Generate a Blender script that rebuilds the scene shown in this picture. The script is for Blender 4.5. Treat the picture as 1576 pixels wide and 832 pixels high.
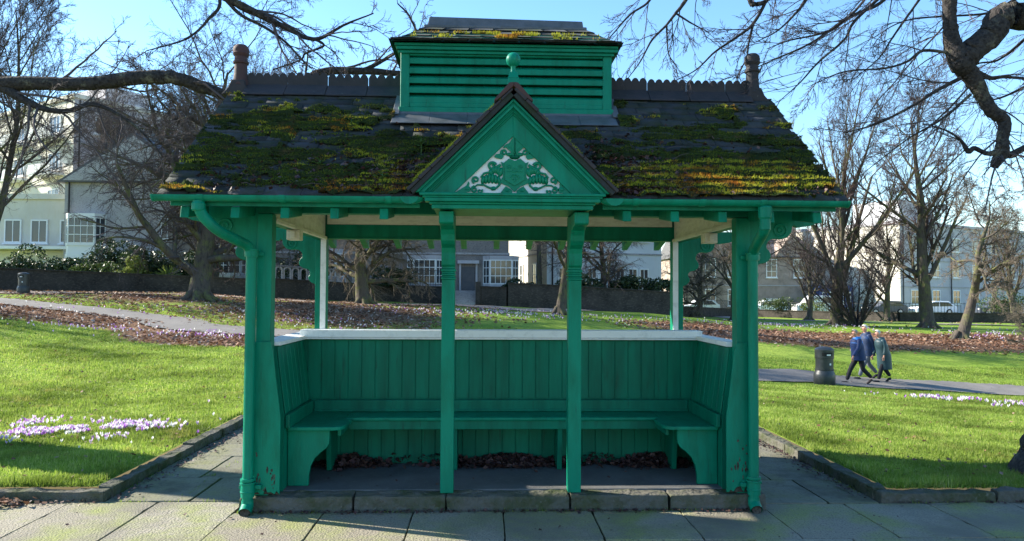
import bpy, bmesh, math, random
import numpy as np
from mathutils import Vector, Matrix
R_ = math.radians
rng = np.random.default_rng(11)
random.seed(5)
for o in list(bpy.data.objects): bpy.data.objects.remove(o)
SC = bpy.context.scene
COL = SC.collection

# ------------------------------------------------------------------ camera
CX, CY, CZ = -0.17, -5.6, 1.6
YAW, PITCH, ROLL = math.atan(43/1138), math.atan(36/1138), R_(0.30)
cam = bpy.data.cameras.new('camera'); camo = bpy.data.objects.new('camera', cam); COL.objects.link(camo)
cam.sensor_width = 36; cam.lens = 36*1138/1576; cam.clip_end = 3000; cam.clip_start = .05
camo.matrix_world = Matrix.Translation((CX, CY, CZ)) @ Matrix.Rotation(-YAW, 4, 'Z') @ Matrix.Rotation(R_(90)+PITCH, 4, 'X') @ Matrix.Rotation(ROLL, 4, 'Z')
SC.camera = camo
CM = camo.matrix_world.to_3x3()

# ------------------------------------------------------------------ light
SUN_EL, SUN_TH = R_(29), R_(20)         # elevation; angle behind the shelter's front plane (sun stands to the left)
TO_SUN = Vector((-math.cos(SUN_TH)*math.cos(SUN_EL), math.sin(SUN_TH)*math.cos(SUN_EL), math.sin(SUN_EL)))
W = bpy.data.worlds.new('World'); SC.world = W; W.use_nodes = True
nt = W.node_tree
bg = nt.nodes['Background']; sky = nt.nodes.new('ShaderNodeTexSky'); sky.sky_type = 'NISHITA'
sky.sun_disc = False; sky.sun_elevation = SUN_EL
sky.sun_rotation = math.atan2(TO_SUN.x, TO_SUN.y)
sky.air_density = 1.15; sky.dust_density = 0.15; sky.ozone_density = 3.0; sky.altitude = 100
hs = nt.nodes.new('ShaderNodeHueSaturation'); hs.inputs['Saturation'].default_value = 1.16; nt.links.new(sky.outputs[0], hs.inputs['Color']); nt.links.new(hs.outputs[0], bg.inputs[0]); bg.inputs[1].default_value = 0.115
sl = bpy.data.lights.new('sun', 'SUN'); slo = bpy.data.objects.new('sun', sl); COL.objects.link(slo)
sl.energy = 5.0; sl.angle = R_(.53); sl.color = (1, .93, .80)
slo.rotation_euler = TO_SUN.to_track_quat('Z', 'Y').to_euler()
SC.view_settings.view_transform = 'Standard'; SC.view_settings.look = 'None'
SC.view_settings.gamma = 1; SC.view_settings.exposure = 1.60
SC.view_settings.use_curve_mapping = False
SC.cycles.pixel_filter_width = 1.1

# ------------------------------------------------------------------ helpers
def at(px, py, Z):
    """point seen at photo pixel (px,py), Z metres in front of the camera along world y"""
    d = CM @ Vector(((px-788)/1138, -(py-416)/1138, -1))
    return Vector((CX, CY, CZ)) + d*(Z/d.y)
def tag(o, label=None, cat=None, group=None, kind=None):
    for k, v in (('label', label), ('category', cat), ('group', group), ('kind', kind)):
        if v: o[k] = v
    return o
def empty(name, loc, rz=0, **k):
    o = bpy.data.objects.new(name, None); COL.objects.link(o); o.location = loc; o.rotation_euler = (0, 0, rz)
    o.empty_display_size = .2
    return tag(o, **k)
def kids(o): return [c for c in bpy.data.objects if c.parent == o]
def copy_tree(o, loc, rz=None, sc=None, **k):
    r = o.copy(); COL.objects.link(r); r.location = loc
    if rz is not None: r.rotation_euler = (0, 0, rz)
    if sc is not None: r.scale = (sc, sc, sc) if not isinstance(sc, tuple) else sc
    tag(r, **k)
    for c in kids(o):
        d = c.copy(); COL.objects.link(d); d.parent = r
        for g in kids(c):
            e = g.copy(); COL.objects.link(e); e.parent = d
    return r
def link(name, me, mat, parent=None, smooth=False, **k):
    if mat:
        for m in (mat if isinstance(mat, (list, tuple)) else [mat]): me.materials.append(m)
    o = bpy.data.objects.new(name, me); COL.objects.link(o); o.parent = parent
    if smooth: me.polygons.foreach_set('use_smooth', np.ones(len(me.polygons), bool))
    return tag(o, **k)
def fast(name, V, F, mat, parent=None, smooth=False, mi=None, **k):
    """V (N,3); F (M,k) with one k, or list of such arrays"""
    V = np.asarray(V, np.float32).reshape(-1, 3)
    Fs = F if isinstance(F, list) else [F]
    Fs = [np.asarray(f, np.int32) for f in Fs if len(f)]
    me = bpy.data.meshes.new(name)
    me.vertices.add(len(V)); me.vertices.foreach_set('co', V.ravel())
    nl = sum(f.size for f in Fs); npol = sum(len(f) for f in Fs)
    me.loops.add(nl); me.polygons.add(npol)
    me.loops.foreach_set('vertex_index', np.concatenate([f.ravel() for f in Fs]))
    tot = np.concatenate([np.full(len(f), f.shape[1]) for f in Fs])
    st = np.concatenate([[0], np.cumsum(tot)[:-1]])
    me.polygons.foreach_set('loop_start', st.astype(np.int32))
    if mi is not None: me.polygons.foreach_set('material_index', np.asarray(mi, np.int32))
    me.update(calc_edges=True); me.validate()
    return link(name, me, mat, parent, smooth, **k)
class MB:
    """collects simple solids, builds ONE mesh"""
    def __init__(s): s.V = []; s.F = []
    def add(s, v, f):
        b = len(s.V); s.V += [tuple(p) for p in v]; s.F += [tuple(i+b for i in q) for q in f]; return s
    def box(s, x0, x1, y0, y1, z0, z1, M=None):
        v = [(x, y, z) for z in (z0, z1) for y in (y0, y1) for x in (x0, x1)]
        if M: v = [M @ Vector(p) for p in v]
        return s.add(v, [(0, 2, 3, 1), (4, 5, 7, 6), (0, 1, 5, 4), (2, 6, 7, 3), (0, 4, 6, 2), (1, 3, 7, 5)])
    def prism(s, pts, axis, a, b, M=None):
        """polygon pts (2D) extruded along axis from a to b. axis 'y': pts=(x,z); 'x': (y,z); 'z': (x,y)"""
        f = {'y': lambda p, t: (p[0], t, p[1]), 'x': lambda p, t: (t, p[0], p[1]), 'z': lambda p, t: (p[0], p[1], t)}[axis]
        n = len(pts); v = [f(p, a) for p in pts]+[f(p, b) for p in pts]
        if M: v = [M @ Vector(p) for p in v]
        return s.add(v, [tuple(range(n)), tuple(range(2*n-1, n-1, -1))]+[(i, n+i, n+(i+1) % n, (i+1) % n) for i in range(n)])
    def lathe(s, prof, c=(0, 0, 0), n=20, M=None):
        v = []; f = []
        for (r, z) in prof:
            for i in range(n):
                a = 2*math.pi*i/n; v.append((c[0]+r*math.cos(a), c[1]+r*math.sin(a), c[2]+z))
        for j in range(len(prof)-1):
            for i in range(n): f.append((j*n+i, j*n+(i+1) % n, (j+1)*n+(i+1) % n, (j+1)*n+i))
        f.append(tuple(range(n-1, -1, -1))); f.append(tuple((len(prof)-1)*n+i for i in range(n)))
        if M: v = [M @ Vector(p) for p in v]
        return s.add(v, f)
    def tube(s, pts, r, n=12, caps=True):
        P = [Vector(p) for p in pts]; rr = r if isinstance(r, (list, tuple)) else [r]*len(P)
        v = []; f = []; u = None
        for i, p in enumerate(P):
            t = ((P[min(i+1, len(P)-1)]-P[max(i-1, 0)])).normalized()
            if u is None: u = t.orthogonal().normalized()
            u = (u-t*u.dot(t)).normalized(); w = t.cross(u)
            for k in range(n):
                a = 2*math.pi*k/n; v.append(p+(u*math.cos(a)+w*math.sin(a))*rr[i])
        for j in range(len(P)-1):
            for i in range(n): f.append((j*n+i, j*n+(i+1) % n, (j+1)*n+(i+1) % n, (j+1)*n+i))
        if caps: f.append(tuple(range(n-1, -1, -1))); f.append(tuple((len(P)-1)*n+i for i in range(n)))
        return s.add(v, f)
    def build(s, name, mat, parent=None, bevel=0, smooth=False, seg=2, rough=0, **k):
        me = bpy.data.meshes.new(name); me.from_pydata(s.V, [], s.F)
        bm = bmesh.new(); bm.from_mesh(me)
        bmesh.ops.recalc_face_normals(bm, faces=bm.faces)
        if bevel: bmesh.ops.bevel(bm, geom=[e for e in bm.edges if len(e.link_faces) == 2 and e.calc_face_angle(0) > .5], offset=bevel, segments=seg, affect='EDGES', profile=.6, clamp_overlap=True)
        if rough:
            for ax in range(3):
                for _ in range(5):
                    es = [e for e in bm.edges if abs(e.verts[0].co[ax]-e.verts[1].co[ax]) > .09]
                    if not es: break
                    bmesh.ops.subdivide_edges(bm, edges=es, cuts=1, use_grid_fill=True)
            from mathutils import noise as _n
            bm.normal_update()
            for v in bm.verts: v.co += v.normal*rough*(_n.fractal(v.co*9, 1, 2, 4)*1.2-.3)
        bm.to_mesh(me); bm.free()
        o = link(name, me, mat, parent, **k)
        if smooth:
            me.polygons.foreach_set('use_smooth', np.ones(len(me.polygons), bool))
            sm = 0.7
            ang = me.edges
            bm = bmesh.new(); bm.from_mesh(me)
            for e in bm.edges: e.smooth = not (len(e.link_faces) == 2 and e.calc_face_angle(0) > sm)
            bm.to_mesh(me); bm.free()
        return o

# ------------------------------------------------------------------ materials
def mat(name, base=(.5, .5, .5), rough=.7, spec=.3, noise=None, bump=None, metal=0, trans=0, island=None, streak=None, coord='Object', second=None, third=None):
    """noise=(scale, colour2, lo, hi); second = another such; bump=(scale,strength,dist); island=list of ramp colours (random per loose piece)"""
    m = bpy.data.materials.new(name); m.use_nodes = True; n = m.node_tree.nodes; l = m.node_tree.links
    p = n['Principled BSDF']; p.inputs['Roughness'].default_value = rough; p.inputs['Metallic'].default_value = metal
    p.inputs['Specular IOR Level'].default_value = spec
    tc = n.new('ShaderNodeTexCoord'); co = tc.outputs[coord]
    if coord == 'World':
        pass
    col = None
    if island:
        g = n.new('ShaderNodeNewGeometry'); r = n.new('ShaderNodeValToRGB'); l.new(g.outputs['Random Per Island'], r.inputs[0])
        e = r.color_ramp.elements
        while len(e) < len(island): e.new(.5)
        for i, c in enumerate(island): e[i].position = i/(len(island)-1); e[i].color = (*c, 1)
        col = r.outputs[0]
    else:
        rgb = n.new('ShaderNodeRGB'); rgb.outputs[0].default_value = (*base, 1); col = rgb.outputs[0]
    for q in (noise, second, third):
        if not q: continue
        sc, c2, lo, hi = q[:4]; stretch = q[4] if len(q) > 4 else (1, 1, 1)
        mp = n.new('ShaderNodeMapping'); mp.inputs['Scale'].default_value = stretch; l.new(co, mp.inputs[0])
        t = n.new('ShaderNodeTexNoise'); t.inputs['Scale'].default_value = sc; t.inputs['Detail'].default_value = 6; t.inputs['Roughness'].default_value = .65
        l.new(mp.outputs[0], t.inputs[0])
        mr = n.new('ShaderNodeMapRange'); mr.inputs[1].default_value = lo; mr.inputs[2].default_value = hi; l.new(t.outputs[0], mr.inputs[0])
        mx = n.new('ShaderNodeMix'); mx.data_type = 'RGBA'; l.new(mr.outputs[0], mx.inputs[0]); l.new(col, mx.inputs[6]); mx.inputs[7].default_value = (*c2, 1)
        col = mx.outputs[2]
    l.new(col, p.inputs['Base Color'])
    if bump:
        t = n.new('ShaderNodeTexNoise'); t.inputs['Scale'].default_value = bump[0]; t.inputs['Detail'].default_value = 5
        mp = n.new('ShaderNodeMapping'); l.new(co, mp.inputs[0]); l.new(mp.outputs[0], t.inputs[0])
        if len(bump) > 3: mp.inputs['Scale'].default_value = bump[3]
        b = n.new('ShaderNodeBump'); b.inputs['Strength'].default_value = bump[1]; b.inputs['Distance'].default_value = bump[2]
        l.new(t.outputs[0], b.inputs['Height']); l.new(b.outputs[0], p.inputs['Normal'])
    if trans:
        tr = n.new('ShaderNodeBsdfTranslucent'); l.new(col, tr.inputs[0]); ms = n.new('ShaderNodeMixShader'); ms.inputs[0].default_value = trans
        l.new(p.outputs[0], ms.inputs[1]); l.new(tr.outputs[0], ms.inputs[2]); l.new(ms.outputs[0], n['Material Output'].inputs[0])
    return m
M = {}
G1 = (.0005, .195, .116)
M['green'] = mat('green_paint', G1, .45, .16, noise=(9, (.001, .135, .075), .42, .68, (1, 1, .25)), second=(16, (.012, .06, .04), .60, .80, (1.6, 1.6, .16)), bump=(34, .5, .006, (1, 1, .2)))
M['greenboard'] = mat('green_paint_boards', (.0005, .168, .098), .48, .16, noise=(7, (.001, .098, .058), .4, .7, (1, 1, .15)), second=(14, (.01, .045, .03), .60, .8, (1.5, 1.5, .2)), bump=(35, .3, .004, (1, 1, .12)))
M['greencarve'] = mat('green_paint_carving', (.001, .18, .098), .45, .2, bump=(45, .4, .004))
M['chip'] = mat('bare_weathered_wood', (.035, .03, .025), .9, .1, noise=(60, (.12, .1, .08), .4, .7))
M['cream'] = mat('cream_paint', (.60, .58, .46), .6, .3, noise=(9, (.42, .40, .30), .45, .75, (1, 1, 3)), second=(70, (.15, .13, .1), .68, .76), bump=(40, .2, .003, (1, 1, .2)))
M['white'] = mat('white_paint', (.72, .74, .72), .55, .3, noise=(14, (.5, .52, .50), .5, .8), second=(55, (.2, .2, .17), .68, .8), bump=(40, .15, .003))
M['slate'] = mat('slate', rough=.85, spec=.2, island=[(.022, .025, .03), (.042, .046, .056), (.028, .032, .037), (.06, .064, .074)], noise=(6, (.022, .032, .016), .4, .7), second=(35, (.07, .075, .06), .62, .8), bump=(40, .7, .012))
M['ridge'] = mat('clay_ridge_tile', (.04, .034, .036), .75, .3, noise=(8, (.022, .024, .026), .4, .7), second=(25, (.16, .17, .13), .66, .8), bump=(40, .35, .006))
M['redclay'] = mat('red_clay_pot', (.07, .034, .032), .75, .3, noise=(8, (.05, .035, .03), .4, .75), bump=(40, .35, .006))
M['lead'] = mat('lead_flashing', (.10, .105, .115), .5, .5, noise=(9, (.055, .06, .06), .4, .7), bump=(12, .4, .01))
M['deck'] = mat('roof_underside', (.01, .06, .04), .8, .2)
M['moss'] = mat('roof_moss', rough=1, spec=.05, island=[(.035, .07, .016), (.10, .14, .02), (.055, .095, .016), (.17, .20, .03), (.035, .055, .015)], noise=(4.5, (.07, .05, .025), .56, .68), second=(2.1, (.022, .035, .014), .46, .60), trans=.25)  # darker of the two mosses, shade outside the sunny patch is in its colour
M['mossyellow_suntint'] = mat('yellow_moss_sun_tint', rough=1, spec=.05, island=[(.28, .32, .03), (.42, .43, .04), (.34, .37, .03), (.48, .45, .07), (.17, .21, .03)], noise=(4.5, (.48, .16, .03), .49, .62), second=(9, (.08, .09, .02), .5, .66), trans=.35)  # yellow and orange moss, brightened so its colour carries the sunlight
M['mossbed'] = mat('moss_bed', (.03, .045, .014), 1, .05, noise=(3, (.022, .03, .014), .4, .6), second=(9, (.07, .05, .025), .55, .7), bump=(60, 1, .02))
M['weed'] = mat('weed_leaf', (.10, .19, .05), .6, .3, trans=.35)
M['leaf'] = mat('dead_leaf', rough=.75, spec=.2, island=[(.10, .05, .03), (.20, .10, .06), (.30, .19, .13), (.15, .075, .045), (.24, .13, .085), (.45, .36, .29)], trans=.2)
M['darkleaf'] = mat('damp_dead_leaf', rough=.6, spec=.3, island=[(.03, .015, .015), (.07, .03, .03), (.05, .025, .02), (.11, .06, .05), (.03, .02, .02)])
M['paving'] = mat('paving_slab', rough=.85, spec=.2, island=[(.22, .195, .15), (.29, .26, .20), (.25, .225, .17), (.31, .28, .225)], noise=(1.6, (.24, .26, .09), .44, .62), second=(75, (.12, .11, .085), .52, .64), third=(.9, (.17, .155, .12), .50, .66), bump=(65, .7, .02))
M['apron'] = mat('worn_slab', rough=.9, spec=.15, island=[(.14, .135, .10), (.19, .18, .14), (.11, .105, .08)], third=(1.3, (.08, .075, .055), .5, .65), noise=(3, (.17, .17, .09), .45, .7), second=(30, (.07, .07, .06), .55, .7), bump=(50, .6, .01))
M['joint'] = mat('joint_dirt', (.035, .032, .022), 1, .05, noise=(20, (.06, .08, .02), .5, .7), bump=(60, .6, .01))
M['kerb'] = mat('kerb_stone', rough=.9, spec=.15, island=[(.07, .068, .055), (.10, .097, .08), (.085, .08, .065)], noise=(7, (.06, .075, .03), .45, .7), second=(30, (.15, .15, .12), .6, .75), bump=(25, .7, .015))
M['step'] = mat('rough_step_stone', (.11, .105, .09), .95, .12, noise=(5, (.06, .07, .035), .42, .65), second=(26, (.17, .165, .14), .60, .75), bump=(22, 1, .03))
M['floor'] = mat('concrete_floor', (.12, .12, .12), .8, .25, noise=(3, (.08, .08, .08), .4, .7), second=(25, (.16, .16, .155), .55, .75), bump=(45, .4, .006))
M['grass'] = mat('grass_blade', rough=.6, spec=.25, island=[(.14, .25, .025), (.30, .41, .06), (.22, .34, .045), (.37, .45, .09), (.46, .48, .18)], noise=(.7, (.10, .15, .02), .42, .62), second=(2.5, (.30, .28, .08), .56, .72), trans=.5)
M['bark'] = mat('bark', (.085, .072, .06), .95, .1, noise=(2.5, (.12, .13, .045), .48, .66), second=(14, (.04, .034, .032), .5, .7, (1, 1, .3)), bump=(16, .8, .03, (1, 1, .3)))
M['oakbark'] = mat('oak_bark', (.05, .045, .042), .95, .1, noise=(5, (.15, .14, .10), .55, .66), second=(30, (.02, .018, .018), .45, .65), bump=(28, 1, .03))
M['twig'] = mat('twigs', (.085, .07, .07), .9, .1)
M['twigpale'] = mat('pale_twigs', (.17, .14, .11), .9, .1)
M['twigred'] = mat('young_twigs', (.075, .048, .045), .9, .1)
M['black'] = mat('black_plastic', (.022, .025, .027), .45, .4, noise=(8, (.035, .037, .037), .4, .7))
# ------------------------------------------------------------------ terrain
def sst(t): t = np.clip(t, 0, 1); return t*t*(3-2*t)
TX = np.array([-400, -60, -30, -16, -8, 0, 8, 16, 30, 60, 400.])
TZ = np.array([-60, 4.5, 7, 10, 15, 22, 30, 40, 62, 120, 1000.])
TT = np.array([
 [.1]*11,
 [.3, .3, .2, .12, .10, .09, .06, .02, -.05, -.1, -.1],
 [.5, .5, .4, .20, .11, .08, .01, -.10, -.25, -.3, -.3],
 [.7, .7, .6, .38, .14, .03, -.20, -.38, -.5, -.5, -.5],
 [1.1, 1.1, 1.0, .75, .34, .02, -.55, -.85, -1.0, -1.0, -1.0],
 [1.8, 1.8, 1.7, 1.25, .68, .05, -1.0, -1.4, -1.7, -1.7, -1.7],
 [2.0, 2.0, 1.9, 1.50, 1.15, .70, .0, -.45, -.6, -.6, -.6],
 [1.9, 1.9, 1.7, 1.55, 1.12, .92, .62, -.05, -.15, -.2, -.2],
 [2.0, 2.0, 1.9, 1.6, 1.2, .85, .40, -.25, -.45, -.6, -.6],
 [2.2, 2.2, 2.0, 1.6, 1.2, .85, .10, -.25, -.5, -.8, -.8],
 [2.2, 2.2, 2.0, 1.6, 1.2, .85, .10, -.25, -.5, -.8, -.8]])
def Hg(x, Z):
    x = np.asarray(x, float); Z = np.asarray(Z, float)
    i = np.clip(np.searchsorted(TX, x)-1, 0, len(TX)-2); j = np.clip(np.searchsorted(TZ, Z)-1, 0, len(TZ)-2)
    a = np.clip((x-TX[i])/(TX[i+1]-TX[i]), 0, 1); b = np.clip((Z-TZ[j])/(TZ[j+1]-TZ[j]), 0, 1)
    a = .5*a+.5*sst(a); b = .5*b+.5*sst(b)
    h = TT[j, i]*(1-a)*(1-b)+TT[j, i+1]*a*(1-b)+TT[j+1, i]*(1-a)*b+TT[j+1, i+1]*a*b
    h = h + .018*np.sin(x*1.3+.7*Z)*np.sin(Z*.9-.4*x)
    # flush with the kerb round the paving
    dx = np.maximum(np.maximum(-3.2-x, x-3.05), 0); dz = np.maximum(Z-9.4, 0)
    d = np.where(Z < 6.6, np.maximum(Z-5.8, 0)+0*dx, 9); d = np.minimum(d, np.hypot(dx, dz))
    w = sst(d/1.6)
    return .085*(1-w)+h*w
def Hy(x, y): return float(Hg(x, y-CY))
def hit(px, py, off=0.0):
    """ground point under a photo pixel"""
    d = CM @ Vector(((px-788)/1138, -(py-416)/1138, -1)); d = d/d.y
    lo = 5.0
    for Z in np.arange(5.0, 140, .1):
        p = Vector((CX, CY, CZ))+d*Z
        if p.z <= Hg(p.x, Z)+off: return Vector((p.x, p.y, float(Hg(p.x, Z))+off))
    p = Vector((CX, CY, CZ))+d*60; p.z = float(Hg(p.x, 60)); return p

def ground_mat():
    m = bpy.data.materials.new('lawn_ground'); m.use_nodes = True; n = m.node_tree.nodes; l = m.node_tree.links
    p = n['Principled BSDF']; p.inputs['Roughness'].default_value = .95; p.inputs['Specular IOR Level'].default_value = .1
    tc = n.new('ShaderNodeTexCoord')
    def noise(s, d=6, st=(1, 1, 1)):
        mp = n.new('ShaderNodeMapping'); mp.inputs['Scale'].default_value = st; l.new(tc.outputs['Object'], mp.inputs[0])
        t = n.new('ShaderNodeTexNoise'); t.inputs['Scale'].default_value = s; t.inputs['Detail'].default_value = d; t.inputs['Roughness'].default_value = .7
        l.new(mp.outputs[0], t.inputs[0]); return t.outputs[0]
    def ramp(src, lo, hi):
        r = n.new('ShaderNodeMapRange'); r.inputs[1].default_value = lo; r.inputs[2].default_value = hi; l.new(src, r.inputs[0]); return r.outputs[0]
    def mix(f, a, b):
        x = n.new('ShaderNodeMix'); x.data_type = 'RGBA'; l.new(f, x.inputs[0])
        for q, i in ((a, 6), (b, 7)):
            if isinstance(q, tuple): x.inputs[i].default_value = (*q, 1)
            else: l.new(q, x.inputs[i])
        return x.outputs[2]
    c = mix(ramp(noise(.35, 5), .4, .65), (.17, .27, .03), (.27, .35, .06))
    c = mix(ramp(noise(14, 4), .45, .7), c, (.07, .12, .015))
    c = mix(ramp(noise(45, 3), .55, .75), c, (.26, .30, .07))
    a = n.new('ShaderNodeAttribute'); a.attribute_name = 'litter'
    nz = noise(3.2, 8, (1, 1, 1)); ad = n.new('ShaderNodeMath'); ad.operation = 'ADD'; l.new(a.outputs['Fac'], ad.inputs[0]); l.new(nz, ad.inputs[1])
    br = mix(ramp(noise(26, 4), .35, .65), (.13, .06, .03), (.25, .15, .085))
    br = mix(ramp(noise(60, 3), .58, .7), br, (.34, .26, .18))
    c = mix(ramp(ad.outputs[0], .92, 1.2), c, br)
    l.new(c, p.inputs['Base Color'])
    b = n.new('ShaderNodeBump'); b.inputs['Strength'].default_value = .9; b.inputs['Distance'].default_value = .05
    l.new(noise(22, 6), b.inputs['Height']); l.new(b.outputs[0], p.inputs['Normal'])
    return m
M['lawn'] = ground_mat()
# the two paths through the park
NP = [hit(*q) for q in ((-260, 447), (-120, 455), (0, 464), (120, 477), (250, 492), (390, 511))] + [hit(*q) for q in ((1168, 579), (1290, 587), (1400, 594), (1500, 600), (1600, 606), (1760, 616))]
FP = [hit(*q) for q in ((-200, 447), (0, 450), (190, 452), (390, 459), (560, 468), (700, 470), (860, 477), (1030, 482), (1165, 491), (1300, 495), (1450, 499), (1650, 503))]
def smooth_line(pts, n=12):
    P = [Vector(p) for p in pts]; P = [P[0]]+P+[P[-1]]; out = []
    for i in range(1, len(P)-2):
        for k in range(n):
            t = k/n; a, b, c, d = P[i-1:i+3]
            out.append(.5*((2*b)+(c-a)*t+(2*a-5*b+4*c-d)*t*t+(-a+3*b-3*c+d)*t**3))
    out.append(P[-2]); return out
NPL = smooth_line(NP); FPL = smooth_line(FP)
_nx = np.array([p.x for p in NPL]); _ny = np.array([p.y for p in NPL])
def pathZ(x): return np.interp(x, _nx, _ny-CY)
def litter(x, Z):
    P = pathZ(x)
    L = np.zeros_like(x)
    def band(v, a, b, s): return sst((v-a)/s+.5)*sst((b-v)/s+.5)
    L = np.maximum(L, band(Z-P, -3.4, -.2, 1.4)*sst((-1-x)/6)*1.0)
    L = np.maximum(L, band(Z, 0, 41, 1)*sst((Z-P)/1.5)*sst((6-x)/10)*.42)
    L = np.maximum(L, np.exp(-((x+6)/6)**2-((Z-28)/7)**2)*1.0)
    L = np.maximum(L, np.exp(-((x+13)/4)**2-((Z-30)/5)**2)*.85)
    L = np.maximum(L, band(Z, 28.5+0*x, 36, 3)*sst((x-3)/7)*.95)
    L = np.maximum(L, band(Z, 38, 61, 4)*sst((x-6)/6)*.18)
    return L*.92
def axis(lines, segs):
    v = set(lines)
    for a, b, s in segs: v |= set(np.round(np.arange(a, b+1e-6, s), 3))
    v = sorted(v); out = [v[0]]
    for t in v[1:]:
        if t-out[-1] > 1e-4: out.append(t)
    return np.array(out)
XL, XR, YFL, YFR, YB = -3.17, 3.02, .32, .17, 3.72
gx = axis([XL, XR], [(-400, -60, 40), (-60, -24, 3), (-24, 24, .4), (24, 60, 3), (60, 400, 40)])
gy = axis([YFL, YFR, YB], [(.6, 5, .3), (5, 36, .4), (36, 60, 1.2), (60, 140, 10), (140, 900, 95)])
X, Y = np.meshgrid(gx, gy); Zt = Hg(X, Y-CY)
nx, ny = len(gx), len(gy)
ii, jj = np.meshgrid(np.arange(nx-1), np.arange(ny-1)); ii = ii.ravel(); jj = jj.ravel()
cx_ = (gx[ii]+gx[ii+1])/2; cy_ = (gy[jj]+gy[jj+1])/2
keep = ~((cx_ > XL) & (cx_ < XR) & (cy_ < YB)) & ~((cx_ < XL) & (cy_ < YFL))
ii = ii[keep]; jj = jj[keep]
F = np.stack([jj*nx+ii, jj*nx+ii+1, (jj+1)*nx+ii+1, (jj+1)*nx+ii], 1)
lawn = fast('lawn', np.stack([X.ravel(), Y.ravel(), Zt.ravel()], 1), F, M['lawn'], smooth=True, kind='structure')
at_ = lawn.data.attributes.new('litter', 'FLOAT', 'POINT')
at_.data.foreach_set('value', litter(X.ravel(), (Y-CY).ravel()).astype(np.float32)[:len(lawn.data.vertices)])

def strip(name, line, w, mat_, off, kind='structure', wob=.12):
    V = []; n = len(line); K = 7
    for i, p in enumerate(line):
        t = (line[min(i+1, n-1)]-line[max(i-1, 0)]); t.z = 0; t.normalize(); s = Vector((t.y, -t.x, 0))
        for k in range(K):
            u = (k/(K-1)-.5); q = p+s*(u*w + (wob*(rng.random()-.5) if k in (0, K-1) else 0)); V.append((q.x, q.y, float(Hg(q.x, q.y-CY))+off))
    F = [(i*K+k, i*K+k+1, (i+1)*K+k+1, (i+1)*K+k) for i in range(n-1) for k in range(K-1)]
    return fast(name, V, np.array(F), mat_, smooth=True, kind=kind)
M['asphalt'] = mat('path_asphalt', (.15, .14, .13), .9, .2, noise=(1.5, (.20, .185, .17), .4, .7), second=(40, (.13, .12, .10), .55, .7), bump=(60, .5, .01))
M['gravelpath'] = mat('dusty_path', (.34, .28, .23), .95, .1, noise=(1.2, (.26, .20, .16), .4, .7), second=(30, (.15, .09, .06), .6, .7))
strip('path', [p for p in smooth_line(NP, 24)], 1.8, M['asphalt'], .035)
strip('far_path', smooth_line(FP, 24), 2.2, M['gravelpath'], .035)

# ------------------------------------------------------------------ paving in front of and beside the shelter
def slabs(name, rects, mat_, z, gap=.012, th=.09, **k):
    mb = MB()
    for (x0, x1, y0, y1) in rects:
        j = [rng.uniform(-.003, .003) for _ in range(4)]; g = gap/2; x0 += g+j[0]; x1 -= g+j[1]; y0 += g+j[2]; y1 -= g+j[3]
        zz = z+rng.uniform(-.004, .003); pts = []; cs = [(x0, y0), (x1, y0), (x1, y1), (x0, y1)]
        for q in range(4):
            a, b = cs[q], cs[(q+1) % 4]; L = math.hypot(b[0]-a[0], b[1]-a[1]); n = max(3, int(L/.07)); nx_, ny_ = -(b[1]-a[1])/L, (b[0]-a[0])/L
            for t in range(n):
                d = abs(rng.normal(0, .0018))+(.008*abs(rng.normal()) if rng.random() < .04 else 0)+(.008 if t == 0 else 0); u = t/n
                pts.append((a[0]+(b[0]-a[0])*u+nx_*d, a[1]+(b[1]-a[1])*u+ny_*d))
        c = ((x0+x1)/2, (y0+y1)/2); top = [(c[0]+(p[0]-c[0])*(1-.008), c[1]+(p[1]-c[1])*(1-.008)) for p in pts]; n = len(pts)
        tl = (rng.uniform(-.004, .004), rng.uniform(-.004, .004))
        V = [(p[0], p[1], zz-th) for p in pts]+[(p[0], p[1], zz-.006) for p in pts]+[(p[0], p[1], zz+tl[0]*(p[0]-c[0])+tl[1]*(p[1]-c[1])) for p in top]
        F = [(a, (a+1) % n, n+(a+1) % n, n+a) for a in range(n)]+[(n+a, n+(a+1) % n, 2*n+(a+1) % n, 2*n+a) for a in range(n)]+[tuple(range(2*n, 3*n))]
        mb.add(V, F)
    return mb.build(name, mat_, **k)
rects = []
yrow = [.2, -.76, -1.68, -2.6, -3.5, -4.4, -5.4, -6.6]
for r in range(len(yrow)-1):
    o = (.0, .31, .12, .4, .2, .05, .3)[r]
    for i in range(-26, 26):
        x0 = i*.655+o-.02
        if r == 0 and abs(x0+.33) < 2.1: rects.append((x0, x0+.655, yrow[1], -.105))
        else: rects.append((x0, x0+.655, yrow[r+1], yrow[r] if (r or x0+.33 < 0) else .05))
slabs('pavement', rects, M['paving'], 0.0, gap=.005, kind='structure')
fast('pavement_bed', [(-17, -12, -.012), (17, -12, -.012), (17, .25, -.012), (-17, .25, -.012)], np.array([[0, 1, 2, 3]]), M['joint'], kind='structure')
fast('pavement_far', [(x, y, -.02) for x, y in ((-400, -400), (400, -400), (400, .2), (-400, .2))], np.array([[0, 1, 2, 3]]), M['paving'], kind='structure')
rects = []
for (xa, xb, xs) in ((-3.05, -1.95, (-3.05, -2.5, -1.93)), (1.95, 2.9, (1.95, 2.42, 2.9))):
    y = .2 if xa < 0 else .05; q = 0
    while y < 3.6:
        y2 = min(3.6, y+(.72, .85, .6, .78)[q % 4])
        xm = xa+(xb-xa)*(.58, .4, .65)[q % 3]
        rects += [(xa, xm, y, y2), (xm, xb, y, y2)]; y = y2; q += 1
for i in range(5): rects.append((-1.93+i*.776, -1.93+(i+1)*.776, 2.05, 3.6))
slabs('side_paving', rects, M['apron'], .004, gap=.009, kind='structure')
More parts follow.
